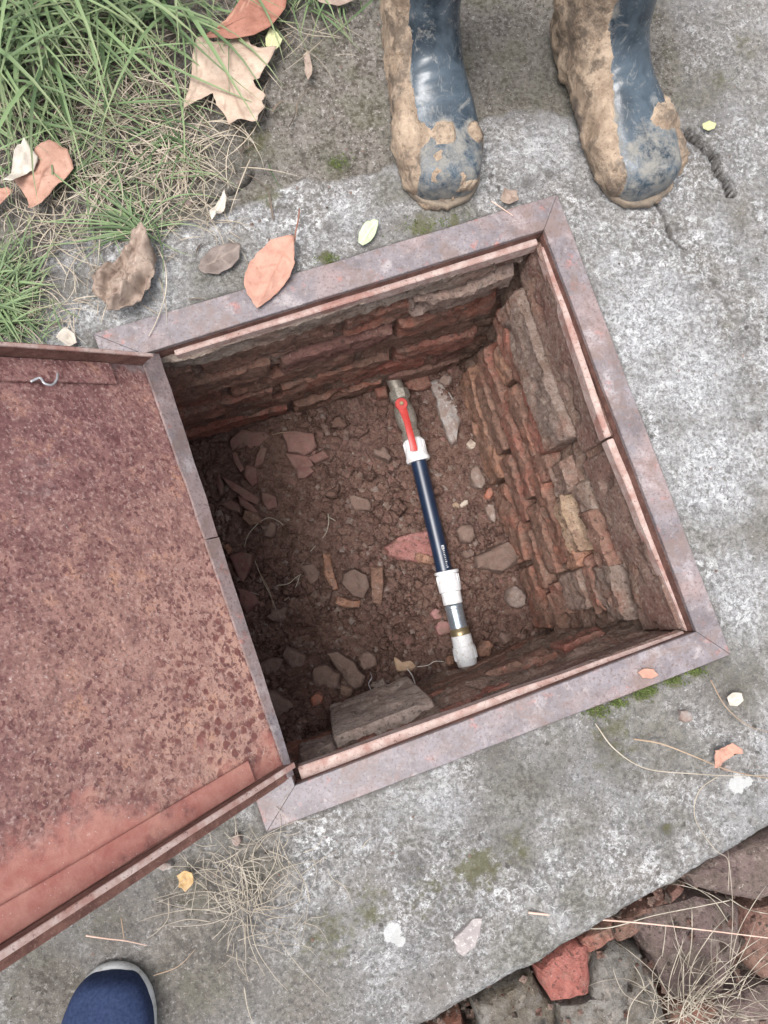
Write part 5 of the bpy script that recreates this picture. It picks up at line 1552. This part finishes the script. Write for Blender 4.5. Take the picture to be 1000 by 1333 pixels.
st_ = []
zb = -.06
hub = (890, 1310)
for (x0, y0, x1, y1, b, z1) in [(885, 1320, 1000, 1228, -.05, 0), (880, 1330, 1000, 1215, -.08, .01), (895, 1310, 1010, 1320, .1, -.02), (890, 1300, 870, 1180, .05, .01), (900, 1310, 985, 1195, .15, 0), (885, 1315, 830, 1345, .1, -.02),
                                (890, 1300, 935, 1345, -.1, -.02), (880, 1310, 800, 1225, .1, -.03), (890, 1315, 985, 1345, .1, 0), (900, 1300, 1010, 1265, .12, 0), (870, 1320, 895, 1215, -.1, 0), (950, 1250, 945, 1090, .05, .005),
                                (950, 1260, 1000, 1150, -.1, 0), (948, 1200, 880, 1145, .15, .0), (895, 1260, 900, 1170, .05, 0), (862, 1245, 868, 1190, .02, -.02), (950, 1180, 870, 1150, .1, 0), (840, 1290, 820, 1250, .1, -.03), (815, 1345, 860, 1270, -.2, -.02),
                                (950, 1170, 1005, 1190, .1, 0), (905, 1330, 960, 1260, -.15, 0), (880, 1345, 930, 1250, -.1, 0), (960, 1300, 1005, 1235, -.1, 0), (900, 1320, 950, 1190, -.2, .01), (870, 1330, 925, 1280, .2, 0), (890, 1330, 890, 1240, 0, 0)]:
    st_.append((arc(x0, y0, x1, y1, b, zb, zb + .03 + z1, h=.012 + .01), rg.uniform(.0006, .0011)))
for _ in range(90):
    x, y = rg.gauss(905, 38), rg.gauss(1305, 22); a = rg.uniform(-3.4, .3); L = rg.uniform(25, 85)
    st_.append((arc(x, y, x + L * math.cos(a), y + L * math.sin(a), rg.uniform(-.3, .3), zb - .01, zb + .03, h=.02), rg.uniform(.0004, .0009)))
tuft('dry_grass_tuft', st_, STRAW, 'large pale dry grass tuft growing over the bricks at the bottom right')
TW = [([(688, 1188, .006), (770, 1196, -.01), (860, 1204, -.02), (1010, 1222, 0)], .0014, STRAW_P, 'long straight pinkish stalk crossing the bricks from the slab edge'),
      ([(660, 1242, -.03), (664, 1215, -.02), (682, 1201, .0), (740, 1206, -.01), (790, 1208, -.03), (850, 1192, -.03), (910, 1180, -.02), (950, 1172, -.01)], .0011, STRAW, 'curling straw hooking round the bright red brick'),
      ([(775, 942, .006), (800, 975, .008), (840, 1000, .012), (900, 1007, .015), (960, 1010, .012), (1010, 1008, .010)], .0009, STRAW, 'long thin pale straw on the slab beside the ragged orange leaf'),
      ([(825, 962, .006), (860, 968, .012), (905, 985, .016), (950, 1003, .012), (1010, 1015, .010)], .0012, STRAW_D, 'forked brown stalk on the slab above the long thin straw'),
      ([(925, 885, .006), (945, 920, .012), (975, 945, .012), (1010, 955, .008)], .0008, STRAW_D, 'thin curved brown stalk below the frame corner'),
      ([(935, 1010, .008), (910, 1030, .016), (905, 1065, .016), (930, 1105, .012), (948, 1120, .0), (948, 1160, -.02)], .0007, STRAW, 'looped thin straw hanging over the slab edge on the right'),
      ([(203, 318, .006), (215, 345, .010), (216, 380, .012), (205, 415, .012), (194, 438, .010)], .0011, STRAW, 'bent pale straw reaching from the crumpled leaf to the frame'),
      ([(112, 1218, .006), (140, 1222, .012), (165, 1225, .012), (192, 1231, .006)], .0009, STRAW_P, 'short pinkish straw on the slab above the blue shoe'),
      ([(158, 1195, .006), (160, 1210, .012), (162, 1225, .010)], .0008, STRAW_D, 'tiny upright brown stalk beside the pinkish straw'),
      ([(200, 1270, .006), (232, 1258, .012), (255, 1235, .008)], .0006, STRAW_D, 'fine curved stalk right of the blue shoe toe'),
      ([(640, 262, .006), (655, 272, .009), (668, 281, .008)], .0010, STRAW_P, 'short thin stalk pointing at the upper frame corner'),
      ([(318, 1285, .005), (322, 1310, .008), (330, 1335, .006)], .0007, STRAW, 'faint straw at the bottom border below the tuft')]
for pts_, r, m, lb in TW:
    tag(tube('stalk', [at(x, y, z) for x, y, z in pts_], r, m, m=6, r_end=r * .5), lb, 'stalk')

def pl(r):
    x, y = r.uniform(.0, .70), r.uniform(-.62, -.2)
    if y > E0.y + es * (x - E0.x) + .02: return None
    return (x, y, -.128 + r.random() ** 2 * .05)


crumbs('soil_crumbs', 5200, pl, [EARTH_OUT, EARTH, STONE_B, EARTH_OUT], .002, .009, 'dark soil crumbs and brick grit between the bricks beyond the slab', 9)

# moss cushions along the frame edge
def pm(r):
    spots = [(778, 926, 11, 5), (835, 902, 9, 4), (875, 884, 10, 4), (805, 915, 6, 3), (550, 296, 18, 5), (590, 286, 10, 4), (425, 338, 9, 4), (905, 874, 8, 3), (440, 212, 9, 5), (845, 898, 5, 3)]
    x, y, a, b = spots[int(r.integers(len(spots)))]
    p = at(x + r.normal() * a, y + r.normal() * b)
    if inside_frame(p.x, p.y): return None
    return (p.x, p.y, .0005 + r.random() * .003)


crumbs('moss', 2600, pm, [m_simple('moss_green', (.07, .10, .025), (.14, .175, .05), 60, .9), m_simple('moss_olive', (.04, .055, .012), (.09, .11, .03), 60, .9)], .0006, .0016, 'bright green moss cushions along the frame edges', 8)


# ------------------------------------------------------------------ boots and shoe
def m_boot():
    s = MB('dusty_blue_rubber')
    s.use_object()
    mid = s.noise(16, 5, .65, .8); fine = s.noise(120, 5, .7)
    c = s.mix(s.ramp(mid, .38, .62), (.016, .026, .036), (.062, .084, .105))
    st_x = s.n('ShaderNodeMapping'); st_x.inputs['Scale'].default_value = (1.0, .35, 1.0); s.l(s.P, st_x.inputs[0])
    streak = s.noise(70, 4, .7, 2.0, off=5, vec=st_x.outputs[0])
    c = s.mix(s.ramp(streak, .58, .72, 0, .5), c, (.30, .30, .28))
    c = s.mix(s.ramp(s.noise(30, 6, .75, 1, off=15), .56, .70, 0, .7), c, (.26, .25, .23))
    # dried mud film toward the toe
    m_ = s.math('ADD', s.attr('mud'), s.math('MULTIPLY', s.math('SUBTRACT', s.noise(48, 7, .8, off=25), .5), 2.2))
    c = s.mix(s.ramp(m_, .36, .72, 0, .85), c, s.mix(fine, (.13, .125, .115), (.33, .31, .27)))
    s.bump(s.math('ADD', fine, mid), .25, .0012)
    return s.fin(c, s.ramp(m_, .3, .7, .25, .85), 0, .5)


def m_mud():
    s = MB('tan_mud'); s.use_object()
    mid = s.noise(30, 6, .7, .5); fine = s.noise(150, 5, .75)
    c = s.mix(s.ramp(mid, .36, .62), (.26, .19, .135), (.44, .34, .25))
    c = s.mix(s.ramp(s.noise(22, 6, .72, off=5), .50, .60, 0, .85), c, (.12, .095, .075))
    c = s.mix(s.ramp(s.noise(12, 4, .7, off=45), .56, .64, 0, .7), c, (.09, .08, .075))
    c = s.mix(s.ramp(fine, .44, .34, 0, .7), c, (.13, .09, .06))
    c = s.mix(s.ramp(fine, .58, .68, 0, .5), c, (.55, .45, .33))
    s.bump(s.math('ADD', mid, s.math('MULTIPLY', fine, .8)), .9, .005)
    return s.fin(c, .88, 0, .25)


BOOT = m_boot(); MUD = m_mud(); SOLE = m_simple('muddy_rubber_sole', (.12, .10, .08), (.24, .19, .14), 60, .85, 0, .5, .002)
INNER = m_simple('boot_lining', (.10, .10, .10), (.14, .14, .13), 40, .9)
# profile rows: Ty Tz By Bz width exponent  (y measured back from the toe tip)
BP = [(.000, .030, .000, .018, .012, 2.2), (.003, .045, .002, .009, .050, 2.3), (.010, .055, .008, .006, .074, 2.4), (.022, .061, .020, .006, .090, 2.6), (.042, .065, .040, .006, .101, 2.7), (.065, .068, .064, .006, .105, 2.7), (.09, .073, .09, .006, .104, 2.6),
      (.115, .080, .118, .006, .098, 2.5), (.135, .090, .15, .006, .090, 2.4), (.15, .103, .185, .006, .086, 2.3), (.160, .120, .225, .006, .084, 2.2), (.166, .140, .262, .010, .082, 2.1), (.169, .162, .282, .032, .083, 2.0), (.171, .19, .288, .07, .086, 2.0),
      (.172, .225, .284, .13, .092, 2.0), (.172, .265, .282, .20, .100, 2.0), (.170, .31, .286, .28, .108, 2.0), (.168, .36, .290, .36, .114, 2.0)]


def cr(rows, n):
    """resample the profile smoothly"""
    R = np.array(rows); t = np.arange(len(R)); tt = np.linspace(0, len(R) - 1, n); out = []
    for x in tt:
        i = int(min(x, len(R) - 2)); f = x - i
        p0, p1, p2, p3 = R[max(i - 1, 0)], R[i], R[i + 1], R[min(i + 2, len(R) - 1)]
        out.append(.5 * (2 * p1 + (p2 - p0) * f + (2 * p0 - 5 * p1 + 4 * p2 - p3) * f * f + (3 * p1 - p0 - 3 * p2 + p3) * f ** 3))
    return np.array(out)


def boot(name, toe_px, heel_px, label, mudmask, seed, flip=1, scale=1.0, side=0.0):
    toe = at(*toe_px, .02); heel = at(*heel_px, .02)
    f = (heel - toe); f.z = 0; f.normalize(); r = Vector((f.y, -f.x, 0))     # r: viewer's right when f points up the picture
    base = empty(name, zz(toe + f * .14, 0)); tag(base, label, 'boot')
    n, m = 90, 72
    Rw = cr(BP, n); V = []; meta = []
    for k, (ty, tz, by, bz, w, ex) in enumerate(Rw):
        w = abs(w); c = Vector((0, (ty + by) / 2, (tz + bz) / 2)); up_ = Vector((0, (ty - by) / 2, (tz - bz) / 2))
        # foot shape: slight inward sweep
        for j in range(m):
            g = 2 * math.pi * j / m; cg, sg = math.cos(g), math.sin(g)
            # exponent: rounder top, flatter bottom
            e = 2 / (ex if cg > 0 else ex + 1.6)
            xx = (abs(sg) ** e) * (1 if sg >= 0 else -1) * w / 2; hh = (abs(cg) ** e) * (1 if cg >= 0 else -1)
            p = c + up_ * hh
            # wrinkles at the instep
            sway = side * min(1, max(0, p.z - .1) / .26)
            V.append((xx + sway, p.y, p.z)); meta.append((k / (n - 1), g))
    V = np.array(V); meta = np.array(meta)
    wr_ = np.exp(-((V[:, 1] - .13) / .03) ** 2) * np.exp(-((V[:, 2] - .10) / .04) ** 2)
    V[:, 2] += np.sin(V[:, 1] * 420) * .0009 * wr_
    V += np.stack([fbm(V, 22, 3, seed + q) for q in range(3)], 1) * .0012
    world = lambda Q: (np.array(toe[:])[None] * np.array([1, 1, 0])) + (Q[:, :1] * scale) * np.array(r[:])[None] + (Q[:, 1:2] * scale) * np.array(f[:])[None] + np.stack([np.zeros(len(Q)), np.zeros(len(Q)), Q[:, 2] * scale], 1)
    mk = mudmask(V) + fbm(V, 30, 5, seed + 30, .6) * .26
    Wd = world(V)
    off = np.array(base.location[:])
    F = rings((n, m), cap0=True)
    o = mesh('boot_upper', Wd - off, F, BOOT, base, True, attrs=dict(mud=np.clip(np.maximum(mudmask(V) * 1.3 + .46, film_toe(V)), 0, 1)))
    # opening with thickness
    last = V[-m:]; inner = []
    cen = last.mean(0)
    for s_, dz in ((1.0, .002), (.96, .004), (.93, 0), (.92, -.05), (.90, -.2)):
        q = cen + (last - cen) * s_; q[:, 2] += dz; inner.append(q)
    Iw = world(np.concatenate(inner)); mesh('boot_collar', Iw - off, rings((5, m), cap1=True), INNER, base)
    # sole
    so = []
    for s_, z_ in ((1.0, .012), (1.04, .010), (1.05, .002), (1.0, -.001)):
        ring = []
        for j in range(60):
            g = 2 * math.pi * j / 60; y = .142 - .146 * math.cos(g) * s_
            yy = np.interp(y, [-.01, .0, .02, .05, .09, .14, .19, .24, .28, .30], [0, .030, .046, .053, .053, .044, .038, .039, .030, 0])
            x = math.copysign(1, math.sin(g)) * yy * s_ * min(1, abs(math.sin(g)) * 3.2) * 1.02
            ring.append((x, y, z_ + .004))
        so += ring
    sw = world(np.array(so)); o2 = mesh('sole', sw - off, rings((4, 60), cap0=True, cap1=True), SOLE, base)
    # mud crust: displaced shell where the mask is positive
    nrm = np.zeros_like(V); Vg = V.reshape(n, m, 3)
    du = np.gradient(Vg, axis=0); dv = np.roll(Vg, -1, 1) - np.roll(Vg, 1, 1)
    N = np.cross(du, dv); N /= (np.linalg.norm(N, axis=2, keepdims=True) + 1e-9)
    cen_ = Vg.mean(1, keepdims=True); sgn_ = np.sign(((Vg - cen_) * N).sum(2).mean()); N = N * sgn_
    thk = np.clip(mk, -.12, .6) * .013 + (fbm(V, 38, 4, seed + 60, .65) * .0042 + .002 + np.abs(fbm(V, 110, 3, seed + 61)) * .0022) * ss(0, .12, mk)
    Vm = (Vg.reshape(-1, 3) + N.reshape(-1, 3) * thk[:, None]); Vm[:, 2] = np.maximum(Vm[:, 2], .0015)
    Fm = [q for q in rings((n, m)) if max(mk[i] for i in q) > -.02]
    used = sorted({i for q in Fm for i in q}); mp = {a: b for b, a in enumerate(used)}
    Mw = world(Vm[used])
    mesh('mud', Mw - off, [tuple(mp[i] for i in q) for q in Fm], MUD, base)
    return base


def mud_left(V):
    x, y, z = V[:, 0], V[:, 1], V[:, 2]
    left = ss(-.027, -.040, x + .006 * ss(.12, .0, y)) * 1.0
    rightb = ss(.047, .054, x) * .5
    toe = 1.0 * np.exp(-((y - .063) / .014) ** 2) * (.72 + .4 * np.cos(x * 150)) + .34 * ss(.03, .005, y)
    back = ss(.22, .27, y) * .7; low = ss(.020, .008, z) * .6
    return np.maximum.reduce([left * .8, rightb, toe * .8, back, low]) - .30


def mud_right(V):
    x, y, z = V[:, 0], V[:, 1], V[:, 2]
    left = ss(-.020, -.040, x + .010 * ss(.12, .04, y)) * .85
    rightb = ss(.034, .048, x) * .7 * ss(.13, .07, y) + ss(.048, .054, x) * .3
    toe = .62 * np.exp(-(((y - .070) / .024) ** 2 + ((x - .032) / .020) ** 2)) + .30 * np.exp(-((y - .075) / .01) ** 2)
    back = ss(.20, .25, y) * .7; low = ss(.020, .008, z) * .7
    return np.maximum.reduce([left * .85, rightb, toe, back, low]) - .32


def film_toe(V):
    """dried mud film on the toe caps"""
    return ss(.085, .05, V[:, 1]) * .55


boot('rubber_boot', (583, 258), (538, 20), 'blue grey rubber boot caked with tan mud, left one above the frame corner', mud_left, 11, side=.0, scale=1.0)
boot('rubber_boot', (848, 255), (744, 20), 'blue grey rubber boot caked with tan mud, right one beside the long crack', mud_right, 51, side=.0, scale=1.0)

# blue canvas shoe at the bottom
CANVAS = m_simple('navy_canvas', (.011, .020, .055), (.024, .038, .085), 300, .85, 0, .4, .0008, .2)
RUBW = m_simple('off_white_rubber', (.42, .43, .42), (.54, .55, .54), 40, .6, 0, .3, .001, .3, ((.25, .22, .19), .54, .5))
THREAD = m_simple('pale_blue_thread', (.12, .17, .30), (.16, .22, .36), 40, .8)
LACE = m_simple('white_lace', (.6, .6, .62), (.68, .68, .7), 200, .8)
SP = [(.000, .028, .000, .010, .010, 2.2), (.004, .040, .003, .006, .046, 2.3), (.012, .046, .012, .006, .068, 2.4), (.030, .050, .030, .006, .086, 2.6), (.055, .056, .055, .006, .098, 2.6), (.085, .066, .085, .006, .100, 2.5), (.115, .078, .12, .006, .094, 2.3),
      (.14, .090, .16, .006, .084, 2.2), (.158, .098, .205, .006, .076, 2.1), (.170, .100, .245, .010, .072, 2.0), (.178, .096, .272, .028, .070, 2.0), (.182, .088, .278, .055, .068, 2.0), (.184, .082, .276, .080, .066, 2.0)]


def shoe():
    toe = at(148, 1264, .02); f = (at(120, 1600, .02) - toe); f.z = 0; f.normalize(); r = Vector((f.y, -f.x, 0))
    base = empty('canvas_shoe', zz(toe + f * .14, 0)); tag(base, 'navy blue canvas shoe with a white rubber rim, toe at the bottom left', 'shoe')
    off = np.array(base.location[:])
    n, m = 70, 60; Rw = cr(SP, n); V = []
    for ty, tz, by, bz, w, ex in Rw:
        c = np.array([0, (ty + by) / 2, (tz + bz) / 2]); up_ = np.array([0, (ty - by) / 2, (tz - bz) / 2])
        for j in range(m):
            g = 2 * math.pi * j / m; cg, sg = math.cos(g), math.sin(g); e = 2 / (ex if cg > 0 else ex + 1.5)
            p = c + up_ * (abs(cg) ** e) * (1 if cg >= 0 else -1); V.append(((abs(sg) ** e) * math.copysign(1, sg) * abs(w) / 2, p[1], p[2]))
    V = np.array(V); V += np.stack([fbm(V, 18, 4, q) for q in range(3)], 1) * .0017; V[:, 2] += np.sin(V[:, 1] * 260 + V[:, 0] * 40) * .0008 * np.exp(-((V[:, 1] - .085) / .02) ** 2)
    wd_ = lambda Q: np.array([toe.x, toe.y, 0])[None] + Q[:, :1] * np.array(r[:])[None] + Q[:, 1:2] * np.array(f[:])[None] + np.stack([np.zeros(len(Q)), np.zeros(len(Q)), Q[:, 2]], 1)
    mesh('canvas_upper', wd_(V) - off, rings((n, m), cap0=True), CANVAS, base)
    last = V[-m:]; cen = last.mean(0); inn = []
    for s_, dz in ((1.0, .001), (.95, .002), (.90, -.004), (.86, -.04)):
        q = cen + (last - cen) * s_; q[:, 2] += dz; inn.append(q)
    mesh('lining', wd_(np.concatenate(inn)) - off, rings((4, m), cap1=True), INNER, base)
    # rubber foxing
    so = []
    ys_ = [-.0095, -.009, -.0065, -.002, .007, .02, .04, .065, .09, .14, .19, .24, .265, .280, .2850, .2855]; ws_ = [0, .008, .0175, .0255, .035, .0435, .0495, .0520, .052, .047, .041, .038, .032, .020, .008, 0]
    for s_, z_ in ((.92, .014), (.938, .015), (.95, .012), (.955, .008), (.957, .004), (.93, .001)):
        for j in range(80):
            g = 2 * math.pi * j / 80; y = .1380 - .1475 * math.cos(g)
            x = math.copysign(1, math.sin(g)) * np.interp(y, ys_, ws_) * s_
            so.append((x, .138 + (y - .138) * s_, z_))
    o = mesh('rubber_rim', wd_(np.array(so)) - off, rings((6, 80), cap1=True), RUBW, base); 
    # stitching arc over the vamp and laces
    def surf(x, y):
        i = int(np.argmin(((V[:, 0] - x) ** 2 + (V[:, 1] - y) ** 2) * 1e4 - V[:, 2] * .6)); return V[i] + np.array([0, 0, .0012])
    for dy in (0, .004):
        arcp = [surf(x, .078 + dy + 14 * x * x) for x in np.linspace(-.034, .034, 15)]
        mesh_o = tube('stitching', [Vector(p) for p in wd_(np.array(arcp))], .0006, THREAD, m=4, n=2); put(mesh_o, base)
    for k in range(4):
        y = .112 + k * .014; lp = [surf(x, y) + np.array([0, 0, .002]) for x in np.linspace(-.02, .02, 7)]
        put(tube('lace', [Vector(p) for p in wd_(np.array(lp))], .002, LACE, m=6, n=2), base)


shoe()
bpy.context.view_layer.update()
